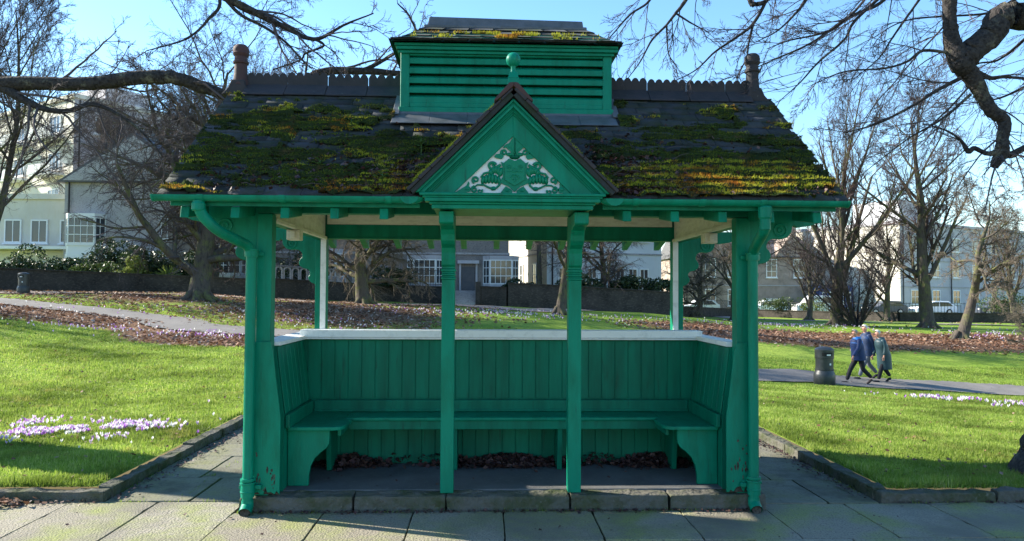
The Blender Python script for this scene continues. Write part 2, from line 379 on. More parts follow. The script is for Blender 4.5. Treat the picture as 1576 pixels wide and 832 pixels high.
fast('side_paving_bed', [(-3.06, .18, -.008), (2.91, .04, -.008), (2.91, 3.62, -.008), (-3.06, 3.62, -.008)], np.array([[0, 1, 2, 3]]), M['joint'], kind='structure')
# kerbs
def kerb(name, segs, h, mat_, w=.12, L=.9, **k):
    mb = MB()
    for (x0, y0, x1, y1, nx_, ny_) in segs:        # face line, outward normal of the back
        n = max(1, round(math.hypot(x1-x0, y1-y0)/L))
        for i in range(n):
            a, b = i/n, (i+1)/n
            p = [(x0+(x1-x0)*a, y0+(y1-y0)*a), (x0+(x1-x0)*b, y0+(y1-y0)*b)]
            t = ((x1-x0), (y1-y0)); ll = math.hypot(*t); g = .006
            p[0] = (p[0][0]+t[0]/ll*g, p[0][1]+t[1]/ll*g); p[1] = (p[1][0]-t[0]/ll*g, p[1][1]-t[1]/ll*g)
            dz = rng.uniform(-.008, .008); dd = rng.uniform(-.006, .006)
            q = [(a_[0]+nx_*(w+0)+nx_*dd, a_[1]+ny_*w+ny_*dd) for a_ in (p[1], p[0])]
            p = [(a_[0]+nx_*dd, a_[1]+ny_*dd) for a_ in p]
            mb.prism(p+q, 'z', -.08, h+dz)
    return mb.build(name, mat_, bevel=.015, rough=.014, **k)
kerb('lawn_kerb', [(-14, .2, -3.05, .2, 0, 1), (-3.05, .32, -3.05, 3.6, -1, 0), (-3.17, 3.6, 3.02, 3.6, 0, 1), (2.9, 3.6, 2.9, .17, 1, 0), (2.9, .05, 14, .05, 0, 1)], .088, M['step'], kind='structure')
# ------------------------------------------------------------------ 2D noise for scatter masks
class N2:
    def __init__(s, seed): s.g = np.random.default_rng(seed).random((256, 256))
    def one(s, x, y):
        xi = np.floor(x).astype(int); yi = np.floor(y).astype(int); a = sst(x-xi); b = sst(y-yi); g = s.g
        f = lambda i, j: g[(xi+i) % 256, (yi+j) % 256]
        return (f(0, 0)*(1-a)+f(1, 0)*a)*(1-b)+(f(0, 1)*(1-a)+f(1, 1)*a)*b
    def fbm(s, x, y, o=4):
        t = 0; A = .5; n = 0
        for k in range(o): t = t+A*s.one(x*2**k+17*k, y*2**k+31*k); n += A; A *= .55
        return t/n
nz1, nz2, nz3 = N2(1), N2(2), N2(3)

# ------------------------------------------------------------------ the shelter
SH = empty('park_shelter', (0, 0, 0), label='green painted timber park shelter with mossy slate roof, louvred cupola and carved pediment', cat='shelter')
def part(mb, name, m, parent=SH, **k): return mb.build(name, M[m] if isinstance(m, str) else m, parent, **k)
EY, EZ, RY, RZ = -.45, 2.27, .95, 3.36
SL = math.hypot(RY-EY, RZ-EZ); DS = ((RY-EY)/SL, (RZ-EZ)/SL)
def rf(x, s, h, rear=False):
    y = EY+DS[0]*s-DS[1]*h; z = EZ+DS[1]*s+DS[0]*h
    return (x, 1.9-y if rear else y, z)
FL = .12
# floor and step stones
mb = MB(); mb.box(-1.93, 1.93, .06, 1.95, -.05, FL); part(mb, 'floor_slab', 'floor', bevel=.01)
st = MB(); xs = [-1.95, -1.12, -.44, .48, 1.22, 1.95]
for i in range(5):
    x0, x1 = xs[i]+.003, xs[i+1]-.003; j = [rng.uniform(-.008, .008) for _ in range(4)]
    st.add([(x0, -.10+j[0], -.05), (x1, -.10+j[1], -.05), (x1, .056, -.05), (x0, .056, -.05), (x0, -.09+j[0], FL-.012+j[2]), (x1, -.09+j[1], FL-.012+j[3]), (x1, .056, FL-.001), (x0, .056, FL-.001)],
           [(0, 1, 2, 3), (4, 5, 6, 7), (0, 1, 5, 4), (1, 2, 6, 5), (2, 3, 7, 6), (3, 0, 4, 7)])
part(st, 'step_stones', 'step', bevel=.016, seg=2, rough=.010)
# corner posts
for sx in (-1, 1):
    for y, b in ((0, 0), (1.9, 1)):
        mb = MB(); mb.box(sx*1.80-.055, sx*1.80+.055, y-.055, y+.055, (FL-.01 if not b else 0), 2.19)
        part(mb, 'corner_post', 'green', bevel=.008)
    mb = MB(); mb.box(sx*1.773-.027, sx*1.773+.027, 1.9-.069, 1.9-.0575, 1.24, 2.14); part(mb, 'white_fillet', 'white', bevel=.003)
    # tapered front end of the side wall, standing proud of the post
    pr = [(-1.862, FL+.004), (-1.60-.058, FL+.004), (-1.658, .68), (-1.72, 1.16), (-1.738, 1.238), (-1.862, 1.238)]
    if sx > 0: pr = [(-a, b) for a, b in pr]
    jag = []; xx = -1.862
    while xx < -1.685: xx += rng.uniform(.010, .028); jag.append((sx*abs(min(xx, -1.66)), FL+.004+max(0, rng.normal(.02, .028))))
    pr = [pr[0]]+jag+pr[1:]
    mb = MB(); mb.prism(pr, 'y', -.075, -.0575); part(mb, 'wall_end_board', 'green', bevel=.002, seg=1)
    mb = MB(); a, b = sorted((sx*1.855, sx*1.665)); mb.box(a, b, -.0572, -.054, FL, FL+.2); part(mb, 'rotten_board_foot', 'chip')
    mb = MB()
    for q in range(26):
        cxx = sx*rng.uniform(1.69, 1.85); zz = FL+.03+abs(rng.normal(0, .13)); w_ = rng.uniform(.003, .010); h_ = rng.uniform(.006, .03); k5 = 7
        mb.prism([(cxx+w_*math.cos(t)*rng.uniform(.5, 1.2), zz+h_*math.sin(t)*rng.uniform(.5, 1.2)) for t in np.linspace(0, 2*math.pi, k5, endpoint=False)], 'y', -.0762, -.0745)
    part(mb, 'flaked_paint', 'chip', kind='stuff')
    pr = [(-1.852, 0.0), (-1.668, 0.0), (-1.668, .68), (-1.735, 1.195), (-1.852, 1.195)]
    if sx > 0: pr = [(-a, b) for a, b in pr]
    mb = MB(); mb.prism(pr, 'y', .058, 1.84); part(mb, 'side_wall', 'greenboard')
    # side wall boards inside
    mb = MB(); y = .066; lean = math.atan2(.067, .515)
    while y < .84:
        v = [(-1.666, .69), (-1.658, .69), (-1.725, 1.19), (-1.733, 1.19)]
        if sx > 0: v = [(-a, b) for a, b in v]
        mb.prism(v, 'y', y+.002, min(.85, y+.112)); y += .116
    part(mb, 'side_boards', 'greenboard', bevel=.003, seg=1)
    mb = MB(); a, b = sorted((sx*1.662, sx*1.628)); mb.box(a, b, .07, .87, .578, .68); part(mb, 'side_rail', 'greenboard', bevel=.008)
    mb = MB(); a, b = sorted((sx*1.885, sx*1.705)); mb.prism([(a, 1.200), (b, 1.200), (b, 1.226), (b-sx*.0, 1.23), (a, 1.238)], 'y', -.0 if False else .06, 1.84); part(mb, 'side_coping', 'white', bevel=.006)
# centre pillars
for x in (-.437, .515):
    mb = MB(); w = .049
    mb.box(x-w, x+w, -.05, .05, FL-.002, 1.705)
    for z0, z1, e in ((1.705, 1.722, .006), (1.722, 1.735, .0), (1.735, 1.75, .005), (1.75, 1.765, 0), (1.765, 1.785, .007), (1.785, 2.19, 0)):
        mb.box(x-w-e, x+w+e, -.05-e, .05+e, z0+.0005, z1)
    part(mb, 'pillar', 'green', bevel=.004, seg=1)
    mb = MB()
    prof = [(-.052, 1.80), (-.075, 1.815), (-.085, 1.86), (-.083, 1.905), (-.10, 1.94), (-.16, 1.965), (-.19, 1.99), (-.20, 2.03), (-.235, 2.065), (-.32, 2.085), (-.41, 2.09), (-.43, 2.10), (-.43, 2.178), (-.052, 2.178)]
    mb.prism(prof, 'x', x-w-.002, x+w+.002); part(mb, 'corbel', 'green', bevel=.004, seg=1)
# beams, frieze, ceiling
mb = MB(); mb.box(-1.86, 1.86, -.05, .05, 2.192, 2.40); part(mb, 'front_beam', 'greenboard', bevel=.006)
mb = MB(); mb.box(-1.86, 1.86, 1.845, 1.955, 2.142, 2.285); mb.box(-1.74, 1.74, 1.832, 1.845, 2.142, 2.156); part(mb, 'rear_beam', 'greenboard', bevel=.006)
mb = MB(); mb.box(-1.74, 1.74, 1.835, 1.86, 2.287, 2.40); part(mb, 'rear_frieze', 'cream', bevel=.003)
for sx in (-1, 1):
    mb = MB(); a, b = sorted((sx*1.855, sx*1.775)); mb.box(a, b, .056, 1.842, 2.135, 2.40); part(mb, 'side_beam', 'greenboard', bevel=.006)
    mb = MB(); y = .06; a, b = sorted((sx*1.773, sx*1.757))
    while y < 1.80: mb.box(a, b, y+.002, min(1.83, y+.118), 2.165, 2.40); y += .12
    a, b = sorted((sx*1.773, sx*1.735)); mb.box(a, b, .056, 1.83, 2.133, 2.163)
    part(mb, 'side_frieze', 'cream', bevel=.003, seg=1)
    mb = MB(); mb.box(sx*1.775-.055, sx*1.775+.055, .66, .78, 2.045, 2.131); mb.box(sx*1.775-.02, sx*1.775+.02, .645, .66, 2.06, 2.12); part(mb, 'fixing_block', 'cream', bevel=.006)
mb = MB(); mb.box(-1.86, 1.86, -.05, 1.95, 2.402, 2.42); part(mb, 'ceiling', 'cream')
# scalloped outrigger brackets
out = [(-.02, 2.245), (.55, 2.245), (.546, 2.166), (.483, 2.137), (.374, 2.12), (.352, 2.128), (.345, 2.142), (.332, 2.13), (.325, 2.09), (.31, 2.062), (.285, 2.04), (.246, 2.03), (.20, 2.034), (.165, 2.03), (.142, 2.012), (.13, 1.985), (.132, 1.96), (.15, 1.94), (.16, 1.92), (.163, 1.895), (.15, 1.868), (.12, 1.848), (.07, 1.836), (.052, 1.81), (.054, 1.78), (.068, 1.765), (.066, 1.74), (.05, 1.715), (.03, 1.70), (-.004, 1.685), (-.02, 1.69)]
for sx in (-1, 1):
    for y in (0, 1.9):
        mb = MB(); mb.prism([(sx*(1.862+a), b) for a, b in out], 'y', y-.022, y+.022)
        c = (sx*(1.862+.236), y-.024, 2.10)
        mb.tube([(c[0]+.048*math.cos(t), c[1], c[2]+.048*math.sin(t)) for t in np.linspace(0, 2*math.pi, 25)], .008, 6, caps=False)
        mb.tube([(c[0]+.018*math.cos(t), c[1], c[2]+.018*math.sin(t)) for t in np.linspace(0, 2*math.pi, 17)], .007, 6, caps=False)
        part(mb, 'scrolled_bracket', 'green', bevel=.004, seg=1)
# partition with benches
mb = MB(); mb.box(-1.737, 1.737, .93, .975, FL, 1.198); part(mb, 'partition', 'greenboard')
mb = MB(); x = -1.70
while x < 1.68:
    lim = .0
    mb.add([(x+.0025, .922, .685), (x+.1145, .922, .685), (x+.1145, .928, .685), (x+.0025, .928, .685), (x+.0025, .922, 1.19), (x+.1145, .922, 1.19), (x+.1145, .928, 1.19), (x+.0025, .928, 1.19)],
           [(0, 1, 2, 3), (4, 5, 6, 7), (0, 1, 5, 4), (1, 2, 6, 5), (2, 3, 7, 6), (3, 0, 4, 7)]); x += .117
part(mb, 'back_boards', 'greenboard', bevel=.0025, seg=1)
mb = MB(); x = -1.64
while x < 1.62: mb.box(x+.0025, x+.1145, .921, .9285, FL+.003, .47); x += .117
part(mb, 'lower_boards', 'greenboard', bevel=.0025, seg=1)
mb = MB(); mb.box(-1.626, 1.626, .868, .9205, .578, .675); mb.box(-1.626, 1.626, .855, .868, .578, .60); part(mb, 'back_rail', 'greenboard', bevel=.006)
mb = MB(); mb.box(-1.745, 1.745, .865, 1.04, 1.2, 1.215); mb.box(-1.755, 1.755, .855, 1.05, 1.2165, 1.282); part(mb, 'coping_board', 'white', bevel=.006)
mb = MB(); mb.box(-1.30, 1.30, .56, .855, .548, .576); mb.box(-1.30, 1.30, .535, .565, .543, .573) if False else None
part(mb, 'bench_seat', 'green', bevel=.010, seg=3)
mb = MB(); mb.box(-1.28, 1.28, .585, .61, .474, .546); part(mb, 'bench_apron', 'greenboard', bevel=.005)
for sx in (-1, 1):
    r = .09; cx = 1.235+r; pts = [(-1.66, .12), (-1.66, .866), (-1.302, .866), (-1.302, .56), (-1.235, .48)] + [(-1.235-r+r*math.cos(t), .12+r+r*math.sin(t)) for t in np.linspace(0, -math.pi/2, 7)]
    pts = [(-sx*a*-1 if sx < 0 else -a, b) for a, b in pts] if sx > 0 else pts
    mb = MB(); mb.prism(pts, 'z', .549, .5775); part(mb, 'side_seat', 'green', bevel=.008, seg=3)
    mb = MB(); a, b = sorted((sx*1.30, sx*1.275)); mb.box(a, b, .24, .583, .488, .547); part(mb, 'seat_apron', 'greenboard', bevel=.004)
    leg = [(-1.664, FL+.003), (-1.505, FL+.003), (-1.503, .20), (-1.49, .27), (-1.46, .33), (-1.415, .375), (-1.375, .405), (-1.352, .44), (-1.348, .485), (-1.348, .546), (-1.664, .546)]
    mb = MB(); mb.prism([(sx*-a, b) for a, b in leg], 'y', .165, .20); part(mb, 'bench_end', 'green', bevel=.005)
    for k, (xx, yy) in enumerate(((1.45, .60),)):
        mb = MB(); mb.prism([(.66, FL+.003), (.90, FL+.003), (.90, .47), (.60, .47), (.62, .36)], 'x', sx*xx-.02, sx*xx+.02); part(mb, 'bench_support', 'greenboard', bevel=.004)
for x in (-.405, .475):
    mb = MB(); mb.prism([(.66, FL+.003), (.915, FL+.003), (.915, .472), (.62, .472), (.63, .36)], 'x', x-.02, x+.02); part(mb, 'bench_support', 'greenboard', bevel=.004)
# roof deck, rafter tails, fascia
mb = MB(); a = .045
mb.prism([rf(0, 0, 0)[1:], (RY, RZ), rf(0, 0, 0, True)[1:], (rf(0, 0, -a, True)[1]-.02, rf(0, 0, -a, True)[2]), (RY, RZ-.06), (rf(0, 0, -a)[1]+.02, rf(0, 0, -a)[2])], 'x', -2.37, 2.37)
ROOF = part(mb, 'roof', 'deck')
for sx in (-1, 1):
    a, b = sorted((sx*2.30, sx*2.34))
    for rear in (False, True):
        mb = MB()
        q = [rf(0, .03, -.046, rear)[1:], rf(0, SL-.05, -.046, rear)[1:], rf(0, SL-.12, -.13, rear)[1:], rf(0, .08, -.11, rear)[1:]]
        mb.prism(q, 'x', a, b); part(mb, 'barge_board', 'green', bevel=.004)
for sx in (-1, 1):
    a, b = sorted((sx*1.86, sx*1.82)); mb = MB(); mb.prism([(.03, 2.41), (1.87, 2.41), (1.75, 2.66), (.95, 3.28), (.15, 2.66)], 'x', a, b); part(mb, 'gable_infill', 'greenboard')
for i in range(14):
    x = -2.24+.342*i
    if -.62 < x < .66: continue
    mb = MB(); mb.prism([(-.43, 2.115), (-.415, 2.195), (-.056, 2.27), (-.056, 2.17)], 'x', x-.03, x+.03); part(mb, 'rafter_tail', 'green', bevel=.004, seg=1)
for i in range(13):
    x = -2.11+.345*i
    mb = MB(); mb.prism([(2.30, 2.075), (2.29, 2.17), (1.96, 2.26), (1.96, 2.155)], 'x', x-.03, x+.03); part(mb, 'rafter_tail', 'green', bevel=.004, seg=1)
for q in ((-2.33, -.62, -.445, -.432, 2.196, 2.262), (.66, 2.33, -.445, -.432, 2.196, 2.262), (-2.33, 2.33, 2.33, 2.345, 2.19, 2.262)): mb = MB(); mb.box(*q); part(mb, 'fascia', 'greenboard', bevel=.002, seg=1)
# gutters
def half(r0, r1, cy, cz, n=12):
    A = [(cy+r1*math.cos(t), cz+r1*math.sin(t)) for t in np.linspace(-math.pi, 0, n)]
    B = [(cy+r0*math.cos(t), cz+r0*math.sin(t)) for t in np.linspace(0, -math.pi, n)]
    return A+B
def gutter(x0, x1, cy=-.492, cz=2.262, joints=(), caps=(0, 0)):
    mb = MB()
    n = 10
    for i in range(n):
        a = x0+(x1-x0)*i/n; b = x0+(x1-x0)*(i+1)/n
        mb.prism(half(.034, .041, cy, cz), 'x', a, b+.0)
    g = part(mb, 'gutter', 'green')
    for x in joints: mb2 = MB(); mb2.prism(half(.0415, .048, cy, cz+.002), 'x', x-.022, x+.022); part(mb2, 'gutter_bracket', 'green', parent=g, bevel=.002, seg=1)
    for x, c in ((x0, caps[0]), (x1, caps[1])):
        if c:
            mb2 = MB(); mb2.prism([(cy+.046*math.cos(t), cz+.001+.046*math.sin(t)) for t in np.linspace(-math.pi, 0, 14)], 'x', x-.009, x+.009); part(mb2, 'gutter_end_cap', 'green', parent=g, bevel=.002, seg=1)
    return g
gutter(-2.42, -.655, joints=(-2.1, -1.55, -.83), caps=(1, 0))
gutter(.70, 2.385, joints=(.88, 1.35, 1.78), caps=(0, 1))
# turned down ends by the pediment: a bulbous stop end with the bright inside showing
for x0, sx in ((-.655, 1), (.70, -1)):
    mb = MB(); n = 10; V = []; F = []
    for i in range(n+1):
        t = i/n; r = .047*math.sqrt(max(1e-3, 1-(t*.92)**2)); xx = x0-sx*.02+sx*.085*t
        for k in range(13):
            a = -math.pi+math.pi*k/12; V.append((xx, -.492+r*math.cos(a), 2.263+r*math.sin(a)))
    for i in range(n):
        for k in range(12): F.append((i*13+k, i*13+k+1, (i+1)*13+k+1, (i+1)*13+k))
    mb.add(V, F); o = part(mb, 'gutter_stop_end', 'green', smooth=True)
    mb = MB(); c = (x0-sx*.03, -.55, 2.243)
    mb.prism([(c[0]+.062*math.cos(t), 2.262+.05*math.sin(t)) for t in np.linspace(-math.pi, 0, 14)], 'y', -.5425, -.538); part(mb, 'stop_end_face', 'green', parent=o)
gutter(-2.40, 2.38, cy=2.392, cz=2.25, joints=(-1, 0, 1), caps=(1, 1))
# down pipes
def bendpath(pts, r=.05, n=5):
    P = [Vector(p) for p in pts]; out_ = [P[0]]
    for i in range(1, len(P)-1):
        a = (P[i-1]-P[i]).normalized(); b = (P[i+1]-P[i]).normalized(); p0 = P[i]+a*r; p1 = P[i]+b*r
        for k in range(n+1): t = k/n; out_.append(p0*(1-t)**2+P[i]*2*t*(1-t)+p1*t*t)
    return out_+[P[-1]]
pr = .038
for sx, pts, xb in ((-1, [(-2.12, -.492, 2.225), (-2.12, -.492, 2.15), (-2.02, -.42, 2.03), (-1.872, -.125, 1.93), (-1.872, -.125, .06)], -1.872),
                    (1, [(1.80, -.492, 2.225), (1.80, -.492, 2.13), (1.80, -.49, 2.06), (1.845, -.125, 1.93), (1.845, -.125, .06)], 1.845)):
    mb = MB(); mb.tube(bendpath(pts, .07), pr, 16); o = part(mb, 'down_pipe', 'green', smooth=True)
    for z, h, e in ((1.86, .055, .010), (1.905, .012, .015), (.235, .02, .013), (.12, .10, .009), (.215, .012, .016), (.155, .01, .014)):
        mb = MB(); mb.lathe([(pr+e, 0), (pr+e+.002, h/2), (pr+e, h)], (xb, -.125, z), 18); part(mb, 'pipe_collar', 'green', parent=o, smooth=True)
    mb = MB()
    for z in ((1.87, .185) if sx > 0 else (1.87, .165)):
        mb.box(xb-.075, xb+.075, -.088, -.078, z, z+.03)
    mb.box(xb-.09 if sx > 0 else xb+.045, xb-.045 if sx > 0 else xb+.09, -.11, -.076, .17, .20)
    part(mb, 'pipe_clip', 'green', parent=o, bevel=.003, seg=1)
    mb = MB(); mb.tube(bendpath([(xb, -.125, .10), (xb, -.125, .055), (xb-sx*.0, -.185, .02)], .02), [pr+.004]*2+[pr+.006]*6, 16, caps=False); sh = part(mb, 'pipe_shoe', 'green', parent=o, smooth=True)
    mb = MB(); mb.lathe([(.036, 0), (.036, .004)], (0, 0, 0), 14, M=Matrix.Translation((xb, -.178, .026)) @ Matrix.Rotation(R_(60), 4, 'X')); part(mb, 'shoe_opening', 'chip', parent=o)
    if sx > 0:
        mb = MB(); mb.lathe([(.034, 0), (.047, .02), (.049, .09), (.043, .10)], (1.80, -.492, 2.125), 12); part(mb, 'outlet_socket', 'green', parent=o)
    else:
        mb = MB(); mb.lathe([(.040, 0), (.046, .01), (.046, .05), (.04, .06)], (-2.12, -.492, 2.155), 14); part(mb, 'outlet_socket', 'green', parent=o)
# slates
def cut(x, s):       # parts of the front slope taken by the cupola and the pediment
    y = EY+DS[0]*s; 
    return (abs(x-.01) < .90 and y > .62) or (abs(x-.025) < .62*(1-(y+.45)/.98) )
V = []; F = []
for rear in (False, True):
    ex = .118; n = int(SL/ex)+1
    for c in range(n):
        s0 = c*ex-.035; x = -2.40-.11*(c % 2)-rng.random()*.02
        while x < 2.40:
            w = rng.uniform(.19, .27) if not rear else .24
            x0, x1 = max(-2.40, x), min(2.40, x+w-.004); x += w
            if x1-x0 < .04 or (not rear and cut((x0+x1)/2, s0+.1)): continue
            s1 = min(s0+.20, SL-.01); t = rng.uniform(0, .006); j = rng.uniform(-.006, .006); tw = rng.uniform(-.003, .003)
            b = len(V); h0 = .018+t
            P = [(x0, s0+j+tw, h0-.010), (x1, s0+j-tw, h0-.010), (x1, s1, .001), (x0, s1, .001), (x0, s0+j+tw, h0+tw), (x1, s0+j-tw, h0-tw), (x1, s1, .009), (x0, s1, .009)]
            sag = .012*math.sin(x0*1.7)*math.sin(s0*2)
            V += [rf(p[0], p[1], p[2]+sag+.010, rear) for p in P]
            F += [(b, b+1, b+2, b+3), (b+4, b+5, b+6, b+7), (b, b+1, b+5, b+4), (b+1, b+2, b+6, b+5), (b+2, b+3, b+7, b+6), (b+3, b, b+4, b+7)]
fast('slates', V, np.array(F), M['slate'], ROOF)
# ridge crest tiles
def crest(x0, x1):
    x = x0
    while x < x1-.05:
        w = min(.355, x1-x); z = rng.uniform(-.008, .008); k = max(1, int(round(w/.069))); p = [(x+.003, RZ+.0), (x+w-.003, RZ+.0)]
        top = RZ+.145+z; L = (w-.006)/k; q = []
        for i in range(k):
            for t in np.linspace(0, 1, 7): q.append((x+.003+L*(i+t), top+.036*max(0, math.sin(math.pi*t))**.6))
        mb = MB(); mb.prism([p[0]]+q+[p[1]], 'y', RY-.011, RY+.011)
        for sg in (-1, 1):
            mb.prism([(RY+sg*.012, RZ+.075+z*.3), (RY+sg*.13, RZ-.035+z*.3), (RY+sg*.135, RZ-.05+z*.3), (RY+sg*.012, RZ+.045+z*.3)], 'x', x+.002, x+w-.002)
        part(mb, 'crest_tile', 'ridge', parent=ROOF, bevel=.003, seg=1); x += w
crest(-2.27, -.90); crest(.93, 2.21)
for x, m in ((-2.325, 'redclay'), (2.245, 'ridge')):
    sg = 1 if x > 0 else -1
    mb = MB(); mb.prism([(x-.10*sg, RZ-.02), (x-.06*sg, RZ+.06), (x-.055*sg, RZ+.10), (x+.06*sg, RZ+.10), (x+.09*sg, RZ+.03), (x+.15*sg, RZ-.035)], 'y', RY-.07, RY+.07); 
    f = part(mb, 'finial', m, parent=ROOF, bevel=.015, seg=3)
    mb = MB(); mb.lathe([(.075, .06), (.062, .12), (.056, .18), (.054, .25), (.066, .255), (.068, .272), (.056, .28), (.054, .315), (.066, .33), (.071, .345), (.066, .352), (.070, .372), (.064, .40), (.045, .42), (.0005, .425)], (x, RY, RZ), 22)
    f.data.materials[0] = M['ridge']; part(mb, 'finial_pot', m, parent=ROOF, smooth=True)
# cupola
cu = MB(); x0, x1, y0, y1, zb = -.885, .905, .60, 1.30, 3.125
cu.box(x0, x0+.075, y0, y0+.07, zb, 3.66); cu.box(x1-.075, x1, y0, y0+.07, zb, 3.66)
cu.box(x0, x0+.075, y1-.07, y1, zb, 3.66); cu.box(x1-.075, x1, y1-.07, y1, zb, 3.66)
cu.box(x0-.012, x1+.012, y0-.014, y0+.06, zb-.005, zb+.042); cu.box(x0+.075, x1-.075, y0+.004, y0+.06, zb+.043, zb+.085); cu.box(x0+.075, x1-.075, y0+.002, y0+.06, 3.605, 3.66)
cu.box(x0+.01, x0+.06, y0+.07, y1-.07, zb, 3.66); cu.box(x1-.06, x1-.01, y0+.07, y1-.07, zb, 3.66); cu.box(x0, x1, y1-.05, y1-.002, zb, 3.66)
CU = part(cu, 'cupola', 'green', bevel=.005, seg=1)
for i in range(6):
    z = zb+.095+i*.083
    mb = MB(); mb.prism([(y0+.008, z+.034), (y0+.008, z-.012), (y0+.02, z-.014), (y0+.080, z+.05), (y0+.072, z+.075)], 'x', x0+.07, x1-.07); part(mb, 'louvre', 'green', parent=CU, bevel=.002, seg=1)
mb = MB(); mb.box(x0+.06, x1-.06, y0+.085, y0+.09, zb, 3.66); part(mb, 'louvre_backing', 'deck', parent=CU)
mb = MB(); mb.box(x0-.03, x1+.05, y0-.045, y1+.045, 3.645, 3.672); mb.box(x0-.045, x1+.045, y0-.06, y1+.06, 3.673, 3.695); mb.box(x0-.016, x1+.016, y0-.022, y0-.0145+.005, 3.62, 3.644); part(mb, 'eaves_moulding', 'green', parent=CU, bevel=.004)
V = []; F = []
ex0, ex1, ey0, ey1, ez = x0-.075, x1+.068, y0-.10, y1+.10, 3.695
tx0, tx1, ty0, ty1, tz = -.70, .715, .87, 1.03, 3.945
def hipcurve(t): return ez+(tz-ez)*(max(t, 0)**1.25)
def rowpt(side, u, t):
    a0 = ex0+(tx0-ex0)*t; a1 = ex1+(tx1-ex1)*t; b0 = ey0+(ty0-ey0)*t; b1 = ey1+(ty1-ey1)*t; z = hipcurve(t)
    return {0: (a0+(a1-a0)*u, b0, z), 1: (a1, b0+(b1-b0)*u, z), 2: (a1-(a1-a0)*u, b1, z), 3: (a0, b1-(b1-b0)*u, z)}[side]
for side in range(4):
    L = 1.9 if side % 2 == 0 else .85; nr = 5
    for r in range(nr):
        k = max(3, int(L*(1-.25*r/nr)/.2)); o = .5*(r % 2)
        for i in range(-1, k+1):
            u0, u1 = max(0, (i+o)/k+.004), min(1, (i+1+o)/k-.004)
            if u1-u0 < .02: continue
            t0, t1 = r/nr-.02, min(1, (r+1)/nr+.05)
            P = [Vector(rowpt(side, u0, t0)), Vector(rowpt(side, u1, t0)), Vector(rowpt(side, u1, t1)), Vector(rowpt(side, u0, t1))]
            nn = (P[1]-P[0]).cross(P[3]-P[0]).normalized(); h = .02+rng.uniform(0, .006); b = len(V)
            V += [P[0]+nn*h, P[1]+nn*(h+rng.uniform(-.003, .003)), P[2]+nn*.006, P[3]+nn*.006, P[0]+nn*(h-.014), P[1]+nn*(h-.014), P[2]-nn*.008, P[3]-nn*.008]
            F += [(b, b+1, b+2, b+3), (b+4, b+5, b+6, b+7), (b, b+1, b+5, b+4), (b+1, b+2, b+6, b+5), (b+3, b, b+4, b+7)]
fast('cupola_slates', [tuple(v) for v in V], np.array(F), M['slate'], CU)
mb = MB(); mb.add([rowpt(0, 0, .0), rowpt(0, 1, .0), rowpt(2, 0, 0), rowpt(2, 1, 0), rowpt(0, 0, 1), rowpt(0, 1, 1), rowpt(2, 0, 1), rowpt(2, 1, 1)], [(0, 1, 5, 4), (1, 2, 6, 5), (2, 3, 7, 6), (3, 0, 4, 7), (4, 5, 6, 7)]); part(mb, 'cupola_deck', 'deck', parent=CU)
mb = MB(); mb.add([(tx0+.012, ty0-.01, tz-.02), (tx1-.012, ty0-.01, tz-.02), (tx1-.012, ty1+.01, tz-.02), (tx0+.012, ty1+.01, tz-.02), (tx0+.03, ty0+.03, 4.055), (tx1-.02, ty0+.03, 4.035), (tx1-.02, ty1-.03, 4.035), (tx0+.03, ty1-.03, 4.055)], [(0, 1, 2, 3), (4, 5, 6, 7), (0, 1, 5, 4), (1, 2, 6, 5), (2, 3, 7, 6), (3, 0, 4, 7)])
mb.box(tx0-.012, tx1+.012, ty0-.02, ty1+.02, tz-.012, tz+.022); part(mb, 'lead_ridge', 'lead', parent=CU, bevel=.01)
mb = MB(); 
for xa in np.arange(x0-.05, x1+.02, .31):
    xb_ = min(x1+.05, xa+.312); j = rng.uniform(0, .01)
    mb.prism([(y0-.018, zb+.0), (y0-.012, zb+.0), (y0-.012, zb-.03), (y0-.21-j, zb-.145), (y0-.215-j, zb-.14), (y0-.025, zb-.02)], 'x', xa, xb_-.002)
for sx, xx in ((-1, x0), (1, x1)):
    a, b = sorted((xx, xx+sx*.055)); mb.prism([rf(0, 1.27, .04)[1:], rf(0, SL-.02, .04)[1:], rf(0, SL-.02, .05)[1:], rf(0, 1.27, .05)[1:]], 'x', a, b)
part(mb, 'flashing', 'lead', parent=CU, bevel=.003, seg=1)
# pediment
PY = -.50; XC, HB, ZT, ZB_ = .025, .668, 2.945, 2.292
m_ = HB/(ZT-ZB_)
def chev(mb, a0, a1, y0, y1):
    for sg in (-1, 1):
        mb.prism([(XC+sg*(ZT-a0-ZB_)*m_, ZB_), (XC, ZT-a0), (XC, ZT-a1), (XC+sg*(ZT-a1-ZB_)*m_, ZB_)], 'y', y0, y1)
mb = MB(); chev(mb, .10, .250, PY, PY+.04); PED = part(mb, 'pediment', 'green', bevel=.002, seg=1)
mb = MB()
for a0, a1, d in ((0, .022, .060), (.0225, .034, .048), (.0345, .060, .052), (.0605, .072, .032), (.0725, .086, .024), (.0865, .101, .012)): chev(mb, a0, a1, PY-d, PY+.04)
part(mb, 'raking_moulding', 'green', parent=PED, bevel=.004)
mb = MB()
for z0, z1, hw, d in ((2.272, 2.291, .640, .062), (2.258, 2.2715, .620, .050), (2.232, 2.2575, .605, .045), (2.216, 2.2315, .575, .022), (2.186, 2.2155, .560, .008)): mb.box(XC-hw-.0, XC+hw, PY-d, PY+.05, z0, z1)
part(mb, 'cornice', 'green', parent=PED, bevel=.006)
mb = MB(); mb.prism([(XC-.42, ZB_), (XC, 2.702), (XC+.42, ZB_)], 'y', PY+.022, PY+.03); part(mb, 'tympanum', 'white', parent=PED)
